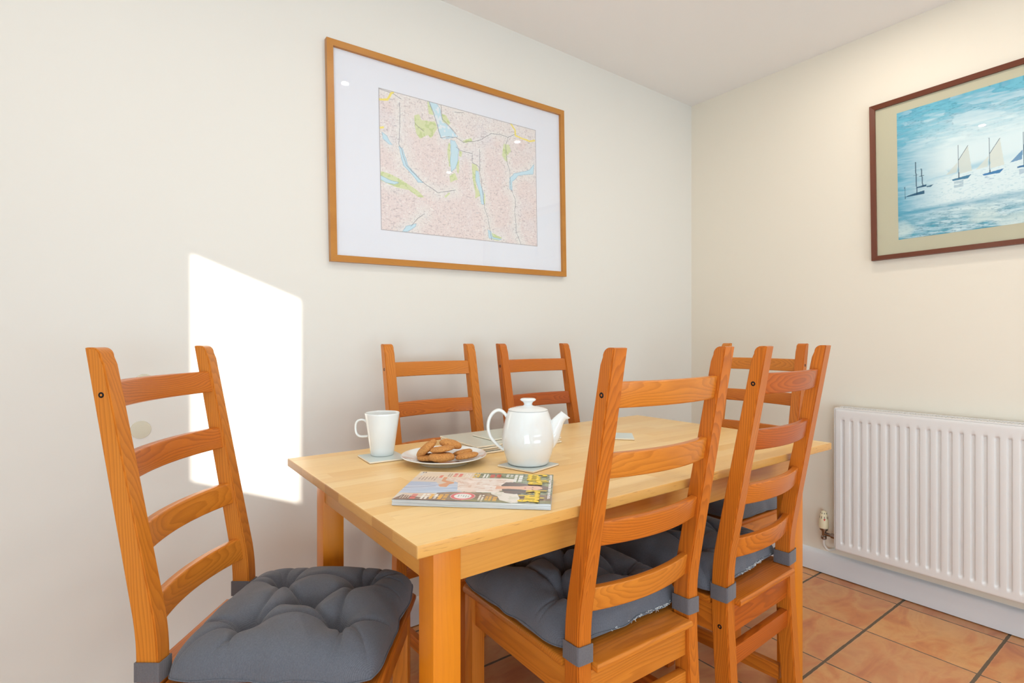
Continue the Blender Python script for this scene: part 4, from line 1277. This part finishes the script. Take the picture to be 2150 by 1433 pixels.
    lines(.05, .22, .355, .40, 3, (244, 240, 232), .6, 3)
    lines(.05, .21, .415, .465, 2, (236, 196, 40), .75, 4)
    lines(.05, .20, .485, .53, 2, (244, 244, 240), .6, 5)
    lines(.05, .20, .535, .625, 2, (206, 70, 56), .75, 6)
    lines(.03, .17, .655, .68, 1, (236, 236, 230), .8, 7)
    lines(.05, .17, .685, .71, 1, (236, 236, 230), .8, 8)
    lines(.05, .34, .72, .745, 1, (240, 240, 236), .8, 9)
    lines(.05, .34, .75, .785, 1, (244, 244, 240), .8, 10)
    lines(.20, .36, .03, .17, 6, (150, 122, 108), .35, 11)
    lines(.14, .26, .172, .20, 1, (232, 120, 100), .8, 12)
    lines(.86, .97, .035, .10, 4, (226, 206, 190), .4, 13)
    lines(.83, .98, .10, .145, 1, (222, 92, 80), .8, 14)
    lines(.82, .99, .17, .22, 2, (244, 240, 232), .6, 15)
    lines(.82, .99, .225, .25, 1, (240, 180, 40), .8, 16)
    lines(.82, .97, .255, .275, 1, (244, 240, 236), .8, 17)
    lines(.82, 1.0, .28, .345, 2, (240, 176, 44), .75, 18)
    lines(.80, .99, .535, .575, 2, (236, 228, 214), .6, 19)
    lines(.80, .99, .58, .625, 2, (222, 166, 40), .75, 20)
    lines(.84, .97, .63, .66, 1, (222, 166, 40), .8, 21)
    lines(.83, .90, .40, .48, 5, (120, 160, 150), .4, 22)
    lines(.03, .93, .972, .992, 2, (244, 240, 244), .7, 23)
    C = blend(C, (X > .02) & (X < .16) & (Y < .035) & (Y > .018), (226, 224, 220), 1)
    for xx in (.035, .035): C = blend(C, (np.abs(X - xx) < .018) & ((np.abs(Y - .026) < .005) | (np.abs(Y - .044) < .005)), (34, 30, 32), .95)
    return C

MG0 = Vector((0.5404, 1.0802)); near_l = Vector((0.409, 0.9252)); near_r = Vector((0.6255, 0.7296))
ang = math.atan2(near_r.y - near_l.y, near_r.x - near_l.x)
mg = empty('magazine', (near_l.x, near_l.y, ZT), ang)     # local X: bottom -> top of the cover, local Y: fore edge -> spine
tag(mg, 'glossy women\'s magazine with yellow masthead lying flat near the table corner', 'magazine')
ML, MD, MT_ = 0.2915, 0.206, 0.0115
bm = bmesh.new()
NN = 12
for (x0, x1, z0, z1, ins) in ((0.0, ML, 0.0005, MT_ - .0005, 0.0),):
    # stack of leaves: slightly stepped fore edge
    layers = 9
    for k in range(layers):
        za = z0 + (z1 - z0) * k / layers; zb = z0 + (z1 - z0) * (k + 1) / layers
        j = (.0000, .0012, .0005, .0016, .0008, .0019, .0010, .0004, .0014)[k]
        add_box(bm, x0 + j * .4, x1 - j * .3, j, MD - .001, za, zb - .0001)
finish('pages', bm, PAGES, mg, smooth=0)
C = paint_cover()
Cm = np.transpose(C, (1, 0, 2))[::-1]      # rows: near->far (u reversed), columns: v
Cm = np.ascontiguousarray(Cm)
ny, nx, _ = Cm.shape
XX, YY = np.meshgrid(np.linspace(0, 1, nx), np.linspace(0, 1, ny))
bulge = .0009 * np.sin(XX * 5) * (1 - YY) ** 2 - .0010 * (1 - YY) ** 6 + .0012 * np.exp(-((XX - .97) / .05) ** 2) * (1 - YY) ** 4
cov = print_mesh('cover', Cm, ML, MD, COVERM, mg, (0, 0, MT_ + .0009), (1, 0, 0), (0, 1, 0), bulge, (0, 0, 1))
def text_mesh(body, size, sx, offset=0.0):
    cu = bpy.data.curves.new('t', 'FONT'); cu.body = body; cu.size = size; cu.offset = offset; cu.extrude = 0.00005; cu.space_character = .92
    ob = bpy.data.objects.new('t', cu); COL.objects.link(ob)
    dg = bpy.context.evaluated_depsgraph_get(); dg.update()
    me = bpy.data.meshes.new_from_object(ob.evaluated_get(dg))
    bpy.data.objects.remove(ob); bpy.data.curves.remove(cu)
    return me
YEL = simple('yellow_masthead_ink', srgb(250, 214, 36), 0.35)
def put_text(body, height, width, u0, vbase, mat, name):
    """text laid on the cover: reads from the spine (far) to the fore edge (near), letters' tops towards the cover's top"""
    me = text_mesh(body, 1.0, 1.0, .042)
    co = np.empty(len(me.vertices) * 3); me.vertices.foreach_get('co', co); co = co.reshape(-1, 3)
    x0, x1 = co[:, 0].min(), co[:, 0].max()
    cap = 0.72
    X_ = (co[:, 0] - x0) / (x1 - x0) * width
    Y_ = co[:, 1] / cap * height
    P = np.stack([vbase + Y_, MD - u0 - X_, MT_ + .0020 + co[:, 2] * .4], 1)
    me.vertices.foreach_set('co', P.ravel())
    me.materials.clear(); me.materials.append(mat)
    o = bpy.data.objects.new(name, me); link(o, cov)
    return o
m1 = put_text('Good', .039, .052, .004, ML * .822, YEL, 'masthead')
m2 = put_text('Hous', .039, .030, .058, ML * .838, YEL, 'masthead')
m3 = put_text('keeping', .037, .076, .1285, ML * .838, YEL, 'masthead')
bpy.context.view_layer.update()
